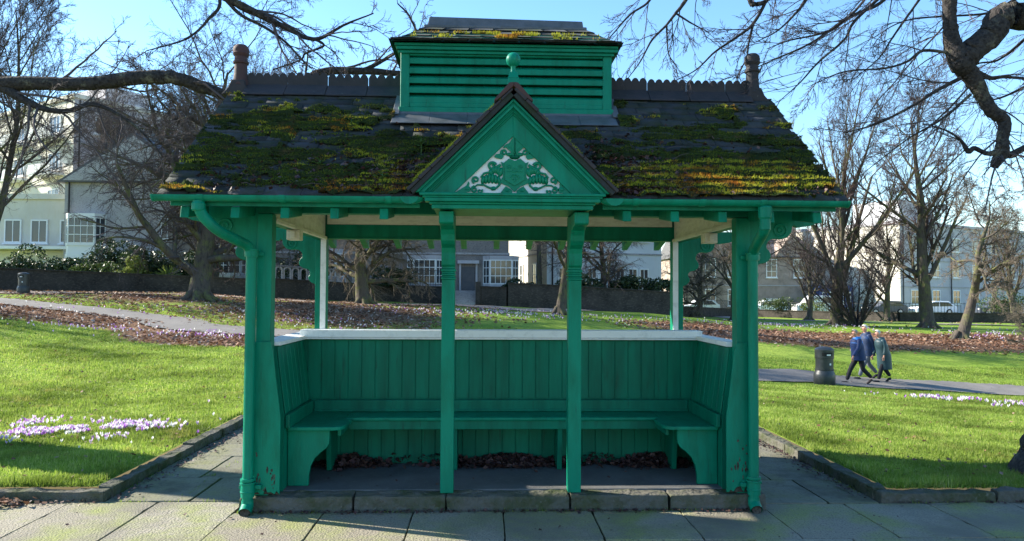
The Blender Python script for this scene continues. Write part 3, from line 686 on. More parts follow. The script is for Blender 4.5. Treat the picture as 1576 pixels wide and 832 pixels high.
mb = MB(); mb.box(XC-.55, XC+.55, PY+.03, -.052, 2.19, 2.20); mb.box(XC-.555, XC+.555, PY+.05, -.06, 2.2, 2.27); part(mb, 'pediment_soffit', 'greenboard', parent=PED)
# little gable roof of the pediment, running back into the main slope
mb = MB(); zt = 3.0; yb = .47
for sg in (-1, 1):
    A = [(XC+sg*.70, PY-.085, 2.30), (XC, PY-.085, zt), (XC, yb, zt), (XC+sg*.70, EY+.04, 2.30)]
    nn = Vector((sg*.7, 0, .7)); B = [tuple(Vector(p)-nn*.03) for p in A]
    mb.add(A+B, [(0, 1, 2, 3), (4, 5, 6, 7), (0, 1, 5, 4), (1, 2, 6, 5), (2, 3, 7, 6), (3, 0, 4, 7)])
part(mb, 'gable_slates', 'slate', parent=PED)
mb = MB()
for sg in (-1, 1):
    for i in range(9):
        t0, t1 = i/9, (i+1)/9-.004; q = lambda t, h: (XC+sg*(.71*(1-t))+sg*.7*h, 2.295+(zt-2.295)*t+.7*h); j = rng.uniform(.012, .022)
        P = [q(t0, 0), q(t1, 0), q(t1, j), q(t0, j+.004)]; mb.prism(P, 'y', PY-.095-rng.uniform(0, .008), PY+.10)
part(mb, 'verge_slates', 'ridge', parent=PED, bevel=.003, seg=1)
mb = MB()
ya = PY-.10
while ya < yb-.05:
    y2 = min(yb+.1, ya+.33)
    for sg in (-1, 1): mb.prism([(XC, zt+.05), (XC+sg*.03, zt+.045), (XC+sg*.135, zt-.075), (XC+sg*.12, zt-.085), (XC, zt+.02)], 'y', ya, y2-.006)
    ya = y2
part(mb, 'gable_ridge_tile', 'redclay', parent=PED, bevel=.008)
mb = MB(); c = (XC, PY+.02)
Rz = Matrix.Translation((c[0], c[1], 0))
mb.box(-.038, .038, -.038, .038, 3.00, 3.10, M=Rz)
mb.add([tuple(Rz @ Vector(p)) for p in [(-.038, -.038, 3.10), (.038, -.038, 3.10), (.038, .038, 3.10), (-.038, .038, 3.10), (-.026, -.026, 3.145), (.026, -.026, 3.145), (.026, .026, 3.145), (-.026, .026, 3.145)]], [(0, 1, 2, 3), (4, 5, 6, 7), (0, 1, 5, 4), (1, 2, 6, 5), (2, 3, 7, 6), (3, 0, 4, 7)])
FI = part(mb, 'gable_finial', 'green', bevel=.004)
mb = MB(); mb.lathe([(.024, 3.14), (.018, 3.155), (.016, 3.18), (.022, 3.195)]+[(.051*math.sin(t)+.0003, 3.236-.051*math.cos(t)) for t in np.linspace(.5, math.pi, 14)], (c[0], c[1], 0), 22); part(mb, 'finial_ball', 'green', parent=FI, smooth=True)
# carving: traced in units of .000646 m from the middle of the base
U = .000646; CXp = XC+.013; Yc = PY+.022
cv = MB()
def P2(x, u): return (CXp+x*U, ZB_+.004+u*U)
def slabp(pts, d=.012, both=True):
    for sg in ((1, -1) if both else (1,)): cv.prism([(CXp+sg*x*U, ZB_+.004+u*U) for x, u in pts], 'y', Yc-d, Yc+.002)
def rope(pts, r0, r1, d=.010):
    L = len(pts)
    for sg in (1, -1):
        cv.tube([(CXp+sg*x*U, Yc-d*.5, ZB_+.004+u*U) for x, u in pts], [(r0+(r1-r0)*i/(L-1))*U for i in range(L)], 8)
def spiral(cx, cu_, r, a0, turns, r0=13, r1=9, dir_=1):
    n = 22; rope([(cx+r*(1-.75*i/n)*math.cos(a0+dir_*turns*2*math.pi*i/n), cu_+r*(1-.75*i/n)*math.sin(a0+dir_*turns*2*math.pi*i/n)) for i in range(n+1)], r0, r1, .014)
def blob(cx, cu_, rx, ru, d=.018, ang=0):
    for sg in (1, -1):
        V = []; F = []; n, k = 12, 6
        for i in range(k+1):
            ph = math.pi/2*i/k
            for j in range(n):
                t = 2*math.pi*j/n; a, b = rx*math.cos(ph)*math.cos(t), ru*math.cos(ph)*math.sin(t)
                x = cx+a*math.cos(ang)-b*math.sin(ang); u = cu_+a*math.sin(ang)+b*math.cos(ang)
                V.append((CXp+sg*x*U, Yc-d*math.sin(ph), ZB_+.004+u*U))
        for i in range(k):
            for j in range(n): F.append((i*n+j, i*n+(j+1) % n, (i+1)*n+(j+1) % n, (i+1)*n+j))
        cv.add(V, F)
slabp([(0, 400), (28, 405), (45, 455), (75, 478), (95, 500), (118, 488), (125, 505), (95, 530), (60, 545), (30, 590), (18, 628), (0, 640)], .016)
rope([(0, 420), (0, 620)], 10, 6, .03); rope([(12, 420), (30, 470), (70, 510)], 8, 4, .03)
blob(0, 628, 17, 17, .018)
slabp([(0, 345), (60, 380), (120, 330), (150, 345), (132, 290), (128, 180), (165, 120), (60, 75), (0, 20)], .012)
slabp([(0, 352), (50, 372), (112, 330), (105, 270), (105, 150), (60, 120), (0, 85)], .022)
blob(0, 400, 60, 30, .02); blob(55, 425, 38, 22, .018)
spiral(115, 442, 34, -.5, 1.2); slabp([(120, 415), (160, 430), (200, 425), (222, 395), (190, 380), (140, 372), (120, 395)], .014)
for i in range(5): blob(150+26*i, 250-(i-2)**2*7+10, 26, 55-5*i, .022, .3-.15*i)
for i in range(6): blob(170+34*i, 170-10*abs(i-2.5), 24, 62-6*abs(i-2.5), .026, -.1+.06*i)
spiral(245, 295, 44, 2.8, 1.2, 17, 11, -1); rope([(150, 310), (200, 280), (260, 230), (330, 215), (365, 170)], 16, 10, .02)
rope([(150, 140), (165, 90), (195, 62), (240, 52), (290, 70), (330, 92), (400, 92), (440, 60)], 13, 9, .014); blob(228, 55, 34, 24, .018)
spiral(418, 145, 38, -1.2, 1.25, 14, 9); spiral(430, 42, 34, 1.6, 1.2, 14, 9, -1); spiral(375, 25, 28, 2.5, 1.0, 12, 9)
slabp([(470, 20), (490, 60), (484, 110), (498, 128), (515, 85), (560, 55), (640, 5), (600, 2), (520, 8)], .013); blob(510, 50, 40, 32, .018)
slabp([(20, 30), (60, 60), (95, 80), (150, 10), (120, 2), (30, 2)], .014); blob(80, 35, 40, 24, .02)
cvo = cv.build('carving', M['greencarve'], PED, bevel=.0012, seg=1, smooth=True)
cv = MB()
def rl(pts, r): cv.tube([(CXp+x*U, Yc-.0235, ZB_+.004+u*U) for x, u in pts], r*U, 6)
for sx in (-1, 1):
    rl([(sx*(60+22*math.cos(t)), 285+20*math.sin(t)) for t in np.linspace(0, 6.3, 14)], 5); rl([(sx*60, 262), (sx*60, 308)], 4); rl([(sx*38, 285), (sx*82, 285)], 4)
rl([(22*math.cos(t), 250+20*math.sin(t)) for t in np.linspace(0, 6.3, 14)], 5); rl([(-45, 165), (-30, 195), (0, 205), (30, 195), (45, 165)], 7); rl([(0, 205), (0, 125)], 6); rl([(-30, 150), (30, 150)], 4); rl([(-85, 235), (85, 235)], 4)
cv.build('shield_charges', M['greencarve'], PED, smooth=True)
# ------------------------------------------------------------------ small scattered growth
def rand_rot(n, tilt):
    """random frames: (n,3,3) columns t,b,n with normal tilted up to tilt from +z"""
    a = rng.random(n)*2*np.pi; th = rng.random(n)*tilt; ph = rng.random(n)*2*np.pi
    nn = np.stack([np.sin(th)*np.cos(ph), np.sin(th)*np.sin(ph), np.cos(th)], 1)
    t = np.stack([np.cos(a), np.sin(a), np.zeros(n)], 1); t -= nn*(t*nn).sum(1)[:, None]; t /= np.linalg.norm(t, axis=1)[:, None]
    return t, np.cross(nn, t), nn
def leaves(name, P, size, tilt, m, parent=None, **k):
    """curled leaf: two quads folded along the midrib"""
    n = len(P); t, b, nn = rand_rot(n, tilt); s = (size*rng.uniform(.6, 1.35, n))[:, None]; w = rng.uniform(.3, .5, n)[:, None]; c = rng.uniform(-.1, .35, n)[:, None]
    A = P-t*s*.5; B = P+t*s*.5+nn*s*c*.6; L = P+b*s*w+nn*s*c; R = P-b*s*w+nn*s*c*rng.uniform(.2, 1, n)[:, None]
    V = np.stack([A, R, B, L], 1).reshape(-1, 3); i = np.arange(n)*4
    F = np.concatenate([np.stack([i, i+1, i+2], 1), np.stack([i, i+2, i+3], 1)])
    return fast(name, V, F, m, parent, **k)
def blades(name, P, h, w, lean, m, parent=None, up=(0, 0, 1), **k):
    n = len(P); a = rng.random(n)*2*np.pi; d = np.stack([np.cos(a), np.sin(a), np.zeros(n)], 1); u = np.array(up)[None]
    l = rng.random(n)[:, None]*lean; b2 = rng.random(n)*2*np.pi; ld = np.stack([np.cos(b2), np.sin(b2), np.zeros(n)], 1)
    h = np.asarray(h)[:, None]; w = np.asarray(w)[:, None]
    V = np.stack([P-d*w*.5, P+d*w*.5, P+u*h*(1-.4*l)+ld*h*l], 1).reshape(-1, 3); i = np.arange(n)*3
    return fast(name, V, np.stack([i, i+1, i+2], 1), m, parent, **k)

# moss on the front slope
def mossmask(x, s):
    f = nz1.fbm(x*2.2+20, s*6.5+3, 5); g = nz2.fbm(x*7, s*22, 4)
    v = s/SL
    b = .10*(1-v)-.02
    b = b + .13*np.exp(-((x-1.45)/.85)**2-((s-.28)/.33)**2) + .05*np.exp(-((x+1.3)/.9)**2-((s-.7)/.5)**2)
    b = b - .10*np.exp(-((s-SL)/.35)**2)
    return f*.55+g*.45+b-.525
def heap(x, s):
    s = s+.02*(nz2.fbm(x*6, x*0, 2)-.5)
    c = (s/.118-.7) % 1.0
    d = np.clip(mossmask(x, s)/.10, 0, 1)
    return .045*d**.8*(.45+.55*(1-c))*(.6+.8*nz3.fbm(x*14, s*22, 3))
def blocked(x, s):
    y = EY+DS[0]*s
    return ((np.abs(x-.01) < .93) & (y > .42)) | (np.abs(x-.025) < .74*(1-(y+.45)/.98))
xs_ = np.arange(-2.39, 2.39, .014); ss_ = np.arange(-.03, SL-.03, .013)
XX, S_ = np.meshgrid(xs_, ss_); HH = heap(XX, S_); HH[blocked(XX, S_)] = 0
Y_ = EY+DS[0]*S_-DS[1]*(HH+.022); Z_ = EZ+DS[1]*S_+DS[0]*(HH+.022)
on = HH > .004; a, b = len(xs_), len(ss_)
ii, jj = np.meshgrid(np.arange(a-1), np.arange(b-1)); ii = ii.ravel(); jj = jj.ravel()
k_ = on[jj, ii] & on[jj, ii+1] & on[jj+1, ii] & on[jj+1, ii+1]; ii, jj = ii[k_], jj[k_]
F = np.stack([jj*a+ii, jj*a+ii+1, (jj+1)*a+ii+1, (jj+1)*a+ii], 1)
MO = fast('moss', np.stack([XX, Y_, Z_], -1).reshape(-1, 3), F, M['mossbed'], SH, smooth=True, kind='stuff')
n = 170000
x = rng.uniform(-2.39, 2.39, n); s = rng.uniform(-.02, SL-.05, n); h = heap(x, s); ok = (h > .006) & ~blocked(x, s); x, s, h = x[ok], s[ok], h[ok]
P = np.stack([x, EY+DS[0]*s-DS[1]*(h+.018), EZ+DS[1]*s+DS[0]*(h+.018)], 1)
yel_sun = nz3.fbm(x*2.6+9, s*7+4, 4)+.55*np.exp(-((x-1.6)/.8)**4-((s-.27)/.26)**4)+.16*np.exp(-((x+.85)/.4)**2-((s-.2)/.22)**2)+.10*np.exp(-((x+1.6)/.7)**2-((s-.95)/.12)**2)-.2*np.exp(-((s-.75)/.3)**2)*(x > 0) > .63  # noise plus a set patch at lower right that paints the sunlit area
for nm, k_, mm, up in (('moss_tufts', ~yel_sun, 'moss', 0), ('sun_tinted_yellow_moss_tufts', yel_sun, 'mossyellow_suntint', 1)):
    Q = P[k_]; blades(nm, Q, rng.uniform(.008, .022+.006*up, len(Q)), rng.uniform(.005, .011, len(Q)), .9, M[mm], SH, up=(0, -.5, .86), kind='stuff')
# moss at the foot of the cupola roof and along the verge of the pediment
n = 5000; x = rng.normal(-.05, .33, n); y = .53+rng.random(n)*.12; k_ = (nz1.fbm(x*6, y*9+5, 3) > .5) & (np.abs(x) < .8); x, y = x[k_], y[k_]
P = np.stack([x, y, 3.715+(y-.5)*.75], 1); blades('cupola_moss', P, rng.uniform(.01, .03, len(P)), rng.uniform(.006, .012, len(P)), .9, M['mossyellow_suntint'], SH, up=(0, -.3, .95), kind='stuff')
n = 5200; t = rng.random(n); sg = np.where(rng.random(n) < .8, -1, 1); k_ = nz2.fbm(t*9, t*0+sg, 3) > .46; t, sg = t[k_], sg[k_]
P = np.stack([.025+sg*(.735*(1-t)), -.58+rng.random(len(t))*.12, 2.312+.7*t+rng.random(len(t))*.01], 1)
blades('verge_moss', P, rng.uniform(.008, .024, len(P)), rng.uniform(.005, .01, len(P)), .9, M['mossyellow_suntint'], SH, kind='stuff')
# dead leaves and twigs caught on the roof
n = 3600; x = np.concatenate([rng.normal(-.75, .22, 1000), rng.normal(.86, .30, 1500), rng.uniform(-2.2, 2.3, n-2500)]); s = np.abs(np.concatenate([rng.normal(.1, .18, 1000), rng.normal(.2, .25, 1500), rng.exponential(.35, n-2500)]))
ok = ~blocked(x, s) & (s < 1.4); x, s = x[ok], s[ok]
P = np.stack([x, EY+DS[0]*s-DS[1]*.05, EZ+DS[1]*s+DS[0]*.05], 1)
leaves('leaves_on_roof', P, .035, 1.2, M['darkleaf'], kind='stuff', label='dark dead leaves caught in the moss on the shelter roof', cat='leaf litter')
# leaves in heaps under the bench
P = []
for cx, w, n in ((-1.3, .25, 700), (.05, .42, 1300), (1.32, .28, 900), (-.6, .9, 200), (.8, .6, 200)):
    x = rng.normal(cx, w*.55, n); y = .90-np.abs(rng.normal(0, .08, n)); z = FL+.004+rng.random(n)*.085*np.exp(-((x-cx)/w)**2)*np.clip((y-.62)/.25, 0, 1); P.append(np.stack([x, y, z], 1))
P = np.concatenate(P); P = P[np.abs(P[:, 0]) < 1.62]
leaves('leaves_under_bench', P, .05, 1.1, M['darkleaf'], kind='stuff', label='damp dark leaves drifted under the shelter bench', cat='leaf litter')
# litter on the slabs: along kerbs, joints and the step
P = []
def line(x0, y0, x1, y1, n, sp, z): t = rng.random(n); P.append(np.stack([x0+(x1-x0)*t+rng.normal(0, sp, n), y0+(y1-y0)*t-np.abs(rng.normal(0, sp, n)), np.full(n, z)+rng.random(n)*.01], 1))
line(-1.9, -.11, 1.9, -.11, 420, .03, .006); line(-4.6, .19, -3.1, .19, 130, .05, .008); line(3, .04, 6, .04, 110, .03, .008)
t = rng.random(420); P.append(np.stack([-3.02+np.abs(rng.normal(0, .10, 420)), .2+3.3*t, .014+rng.random(420)*.01], 1)); P.append(np.stack([2.87-np.abs(rng.normal(0, .07, 420)), .1+3.3*t, .014+rng.random(420)*.01], 1))
P.append(np.stack([rng.uniform(-5, 5, 60), rng.uniform(-1.2, 0, 60), np.full(60, .008)], 1)); P.append(np.stack([rng.uniform(-1.5, 1.5, 26), rng.uniform(0, .8, 26), np.full(26, FL+.006)], 1))
leaves('leaves_on_paving', np.concatenate(P), .026, .7, M['darkleaf'], kind='stuff', label='small dead leaves swept along kerbs and step on the paving', cat='leaf litter')
P = np.stack([rng.normal(-3.85, .17, 130), rng.normal(.10, .05, 130), .01+rng.random(130)*.03], 1)
leaves('leaves_by_kerb', P, .05, 1.0, M['leaf'], kind='stuff', label='small heap of brown leaves against the left lawn kerb', cat='leaf litter')
# fallen leaves over the park ground
n = 420000
y = rng.uniform(8, 62, n)**1.0; x = (rng.random(n)-.5)*1.0*(y*1.75)+.05*y
Zv = y; L = litter(x, Zv)*(1.9*nz1.fbm(x*.45, Zv*.7, 5)-.15); ok = (rng.random(n) < (L-.16)*1.0) & ~((np.abs(x) < 3.3) & (Zv < 9.6)) & (np.abs(Zv-pathZ(x)) > .8-.3*rng.random(n))
x, Zv = x[ok], Zv[ok]; print('leaves', len(x))
P = np.stack([x, Zv+CY, Hg(x, Zv)+.025], 1)
leaves('fallen_leaves', P, .055+Zv*.0022, .8, M['leaf'], kind='stuff', label='brown fallen leaves lying under the park trees', cat='leaf litter')
# a few stray leaves and twigs on the open lawn
n = 1500; Zs = 6*(26/6)**rng.random(n); x = (rng.random(n)-.5)*Zs*1.6; ok = ~((np.abs(x) < 3.2) & (Zs < 9.5)); x, Zs = x[ok], Zs[ok]
leaves('leaves_on_lawn', np.stack([x, Zs+CY, Hg(x, Zs)+.035], 1), .04, .9, M['leaf'], kind='stuff', label='stray brown leaves on the open lawn', cat='leaf litter')
# grass
def grass(n, y0, y1, h0, name, pw=1.0):
    u = rng.random(n); Zv = y0*(y1/y0)**u; x = (rng.random(n)-.5)*(Zv*2.4+4)+Zv*.045
    ok = ~((x > XL-.02) & (x < XR+.02) & (Zv < YB-CY)) & ~((x < 0) & (Zv < YFL-CY-.0)) & (np.abs(Zv-pathZ(x)) > 1.05) & (np.abs(x-Zv*.03) > .10*Zv*(Zv > 10)*(Zv < 20))
    ok &= rng.random(n) > litter(x, Zv)*1.1
    x, Zv = x[ok], Zv[ok]; patch = .25+1.5*nz2.fbm(x*2.2, Zv*2.2, 4)**1.2
    P = np.stack([x, Zv+CY, Hg(x, Zv)-.004], 1)
    hh = h0*patch*rng.uniform(.5, 1.3, len(x))*(1+.25*Zv/12)
    ww = .0035+.0008*Zv
    ed = np.minimum(np.where(x < XL, np.where(Zv > 5.9, Zv-5.92, 9), np.where(x > XR, Zv-5.77, 9)), np.where(Zv < 9.6, np.minimum(np.abs(x-XL), np.abs(x-XR)), 9)); hh = hh*(1+.9*np.exp(-np.maximum(ed, 0)/.10))
    print(name, len(x)); return blades(name, P, hh, ww*rng.uniform(.7, 1.4, len(x)), .8, M['grass'], kind='stuff', label='short green lawn grass', cat='grass')
g = grass(1400000, 5.75, 26, .042, 'grass')
g['label'] = 'short green grass blades growing on the lawn'
# weeds and moss in the paving joints
Q = []
for (x0, y0, x1, y1, n) in ((-3.04, .25, -3.04, 3.5, 900), (2.88, .1, 2.88, 3.5, 500), (-2.5, .2, -2.5, 3.5, 260), (-3, 1.0, -1.95, 1.0, 200), (-3, 1.75, -1.95, 1.75, 200), (-3, .2, -1.95, .2, 160), (-1.95, -.11, 1.95, -.11, 500), (-5.5, .19, -3.1, .19, 500), (2.95, .04, 6, .04, 400)):
    t = rng.random(n); t = t[nz1.fbm(t*7+x0, t*0+y0, 3) > .5]; Q.append(np.stack([x0+(x1-x0)*t+rng.normal(0, .012, len(t)), y0+(y1-y0)*t+rng.normal(0, .01, len(t)), t*0-.002], 1))
Q = np.concatenate(Q); blades('joint_weeds', Q, rng.uniform(.008, .035, len(Q)), rng.uniform(.004, .008, len(Q)), 1.0, M['grass'], kind='stuff', label='tiny weeds and moss growing in the paving joints', cat='weeds')
# crocuses
PET = {'violet': (.42, .17, .56), 'lilac': (.66, .50, .72), 'pale': (.78, .77, .76)}
for k_, c in PET.items(): M['croc_'+k_] = mat('crocus_'+k_, c, .6, .2, trans=.4)
def crocuses(P, size):
    n = len(P); kinds = rng.choice(3, n, p=(.22, .33, .45)); V = []; Fq = []; mi = []
    for q in range(5):
        a = q*2*np.pi/5+rng.random(n); d = np.stack([np.cos(a), np.sin(a), 0*a], 1); e = np.stack([-np.sin(a), np.cos(a), 0*a], 1); s = (size*rng.uniform(.7, 1.3, n))[:, None]; u = np.array([[0, 0, 1.]])
        base = P+u*s*.5; V.append(np.stack([base, base+d*s*.28-e*s*.22+u*s*.5, base+d*s*.34+u*s*1.0, base+d*s*.28+e*s*.22+u*s*.5], 1))
    V = np.stack(V, 1).reshape(-1, 3); F = np.arange(n*5*4).reshape(-1, 4)
    return V, F, np.repeat(kinds, 5)
CP = []; CS = []
def cpatch(px, py, rx, ry, n, size):
    c = hit(px, py)
    x = c.x+rng.normal(0, rx, n); y = c.y+rng.normal(0, ry, n); k_ = nz3.fbm(x*2.5, y*2.5, 3) > .42; x, y = x[k_], y[k_]
    CP.append(np.stack([x, y, Hg(x, y-CY)+.012], 1)); CS.append(np.full(len(x), size))
for a_ in ((20, 668, .5, .28, 620, .037), (90, 667, .42, .26, 560, .037), (150, 664, .32, .26, 340, .037), (205, 660, .22, .13, 120, .044), (245, 657, .12, .05, 8, .04),
           (180, 508, 1.6, .5, 600, .07), (240, 512, 1.6, .5, 600, .07), (320, 517, 1.6, .4, 400, .07), (470, 500, 1.6, .7, 400, .08), (500, 494, 1.2, .7, 300, .08), (120, 478, 2, .8, 200, .08), (320, 478, 2, .8, 250, .08),
           (770, 482, 2.2, 1.0, 1100, .10), (700, 484, 2, 1, 500, .10), (860, 488, 2.5, .8, 500, .10), (950, 490, 3, .6, 500, .10), (1080, 495, 2.5, .5, 300, .10),
           (1190, 499, 1.6, .6, 550, .10), (1250, 502, 1.8, .7, 650, .10), (1220, 502, 1.8, .7, 450, .10), (1290, 506, 1.2, .5, 200, .1), (1540, 512, 2.5, 1, 500, .11), (1510, 516, 2.5, 1, 400, .11), (1570, 518, 2.5, 1, 300, .11),
           (1330, 609, .18, .12, 26, .07), (1358, 608, .14, .1, 22, .07), (1300, 606, .4, .2, 12, .06), (1385, 611, .12, .08, 10, .06), (1420, 615, .16, .1, 22, .07), (1437, 615, .16, .1, 24, .07), (1465, 618, .16, .12, 36, .07), (1497, 618, .14, .1, 26, .07), (1510, 622, .2, .1, 12, .07), (1540, 629, .14, .08, 12, .07), (1556, 622, .12, .08, 10, .06), (1574, 627, .12, .1, 18, .07), (1450, 612, 1.5, .25, 30, .06), (40, 640, 2.0, .5, 14, .04)):
    cpatch(*a_)
CP = np.concatenate(CP); CS = np.concatenate(CS); k_ = rng.random(len(CP)) < np.where(CP[:, 1] > 10, .22, .95); CP, CS = CP[k_], CS[k_]; CS = np.where(CP[:, 1] > 10, CS*.62, CS*.85)
V, F, mi = crocuses(CP, CS)
print('crocus', len(F)//5)
fast('crocuses', V, F, [M['croc_violet'], M['croc_lilac'], M['croc_pale']], mi=mi, kind='stuff', label='purple and white crocuses flowering in the lawn', cat='flowers')
# young weeds growing out of the moss
def weed(px, py, Z, sz, label, group='weeds rooted in the roof moss', bits=9):
    sz *= 1.45; p = at(px, py, Z); mb = MB(); top = p+Vector((0, 0, sz))
    mb.tube([p-Vector((0, 0, .03)), p+Vector((.004, 0, sz*.5)), top], [.0035, .003, .002], 5)
    for i in range(bits):
        a = i*2.4; h = sz*(.25+.75*i/bits); L = sz*(.75-.3*i/bits); d = Vector((math.cos(a), math.sin(a), .45)).normalized(); s = d.cross(Vector((0, 0, 1))).normalized(); q = p+Vector((0, 0, h))
        V = [q, q+d*L*.4+s*L*.13, q+d*L*.75+s*L*.18, q+d*L+Vector((0, 0, -.15*L)), q+d*L*.75-s*L*.18, q+d*L*.4-s*L*.13]; mb.add(V+[v+Vector((0, 0, .0015)) for v in V], [(0, 1, 2, 3, 4, 5), (6, 7, 8, 9, 10, 11)])
    return tag(mb.build('weed', M['weed']), label, 'weed', group)
weed(588, 290, 5.22, .085, 'bright green leafy weed in the roof moss just left of the pediment')
weed(492, 266, 5.42, .075, 'pale tall weed in the left roof moss, above the middle of the left gutter')
weed(482, 222, 5.85, .06, 'small weed in the left roof moss directly above the tall pale weed')
weed(499, 218, 5.88, .05, 'tiny weed just right of the small weed high on the left roof slope')
weed(356, 246, 5.6, .045, 'dark spiky weed nearest the left end of the mossy roof')
weed(541, 200, 6.0, .06, 'dark weed below the left corner of the cupola base')
weed(648, 232, 5.6, .07, 'dark bushy weed on the roof close beside the left slope of the pediment')
weed(430, 292, 5.2, .045, 'low dark weed at the left gutter edge, left of the bright weed')
# loose twigs on the roof
mb = MB()
for q in range(60):
    x = random.choice([random.gauss(-.8, .25), random.gauss(.9, .3), random.uniform(-2, 2)]); s = abs(random.gauss(.2, .3))+.02
    if blocked(np.array([x]), np.array([s]))[0]: continue
    L = random.uniform(.05, .16); a = random.uniform(-.7, .7); p = Vector(rf(x, s, .055)); d = Vector((math.cos(a), .3*math.sin(a), .6*math.sin(a)))
    mb.tube([p, p+d*L*.5+Vector((0, -.01, .01)), p+d*L], [.003, .0025, .0015], 4)
tag(mb.build('fallen_twigs', M['twig']), 'thin dead twigs fallen on the shelter roof', 'twigs', kind='stuff')
# ------------------------------------------------------------------ trees
def nrm(a): return a/np.maximum(np.linalg.norm(a, axis=-1, keepdims=True), 1e-9)
def grow(S, D, L, R, n, wig, trop, taper=.55, r=rng):
    B = len(S); P = np.zeros((B, n, 3)); Q = np.zeros((B, n)); P[:, 0] = S; d = nrm(D); st = (L/(n-1))[:, None]; trop = np.asarray(trop, float)
    for i in range(1, n):
        d = nrm(d+r.normal(0, wig, (B, 3))+trop); P[:, i] = P[:, i-1]+d*st
    t = np.linspace(0, 1, n)[None]; Q = R[:, None]*(1-(1-taper)*t)
    return P, Q
def spawn(P, Q, m, t0, t1, ang, lr, rr, L, r=rng, jit=.35, flat=0):
    B, n = Q.shape; t = (np.linspace(t0, t1, m)[None]+r.uniform(-.5, .5, (B, m))*(t1-t0)/m).clip(0, .999); f = t*(n-1); i = f.astype(int); i = np.minimum(i, n-2); u = (f-i)[..., None]; bi = np.arange(B)[:, None]
    S = P[bi, i]*(1-u)+P[bi, i+1]*u; T = nrm(P[bi, i+1]-P[bi, i]); rad = Q[bi, i]
    q = r.normal(size=(B, m, 3)); q[..., 2] *= (1-flat); q = nrm(q-T*(q*T).sum(-1, keepdims=True)); a = ang*r.uniform(1-jit, 1+jit, (B, m))[..., None]
    D = T*np.cos(a)+q*np.sin(a)
    Ln = np.asarray(L)[:, None]*lr*(1-.45*t)*r.uniform(.65, 1.25, (B, m))
    return S.reshape(-1, 3), D.reshape(-1, 3), Ln.ravel(), np.minimum(rad*rr, rad*.9).ravel()
def tubes(P, Q, k):
    B, n = Q.shape; T = np.zeros_like(P); T[:, 1:-1] = P[:, 2:]-P[:, :-2]; T[:, 0] = P[:, 1]-P[:, 0]; T[:, -1] = P[:, -1]-P[:, -2]; T = nrm(T)
    ref = np.where(np.abs(T[:, :1, 2:3]) < .8, np.array([0, 0, 1.]), np.array([1., 0, 0])); U = nrm(np.cross(T, np.broadcast_to(ref, T.shape))); W_ = np.cross(T, U)
    a = np.arange(k)*2*np.pi/k; V = P[:, :, None]+Q[:, :, None, None]*(U[:, :, None]*np.cos(a)[:, None]+W_[:, :, None]*np.sin(a)[:, None])
    b = np.arange(B)[:, None, None]*n*k; j = np.arange(n-1)[None, :, None]*k; i = np.arange(k)[None, None, :]; i2 = (i+1) % k
    F = np.stack([b+j+i, b+j+i2, b+j+k+i2, b+j+k+i], -1).reshape(-1, 4); return V.reshape(-1, 3), F
def merge(parts):
    V = []; F = []; o = 0
    for v, f in parts: V.append(v); F.append(f+o); o += len(v)
    return np.concatenate(V), np.concatenate(F)
def root_flare(P, Q, r):
    """first points of trunk swell"""
    Q = Q.copy(); Q[:, 0] *= 1.75; Q[:, 1] *= 1.12; return Q
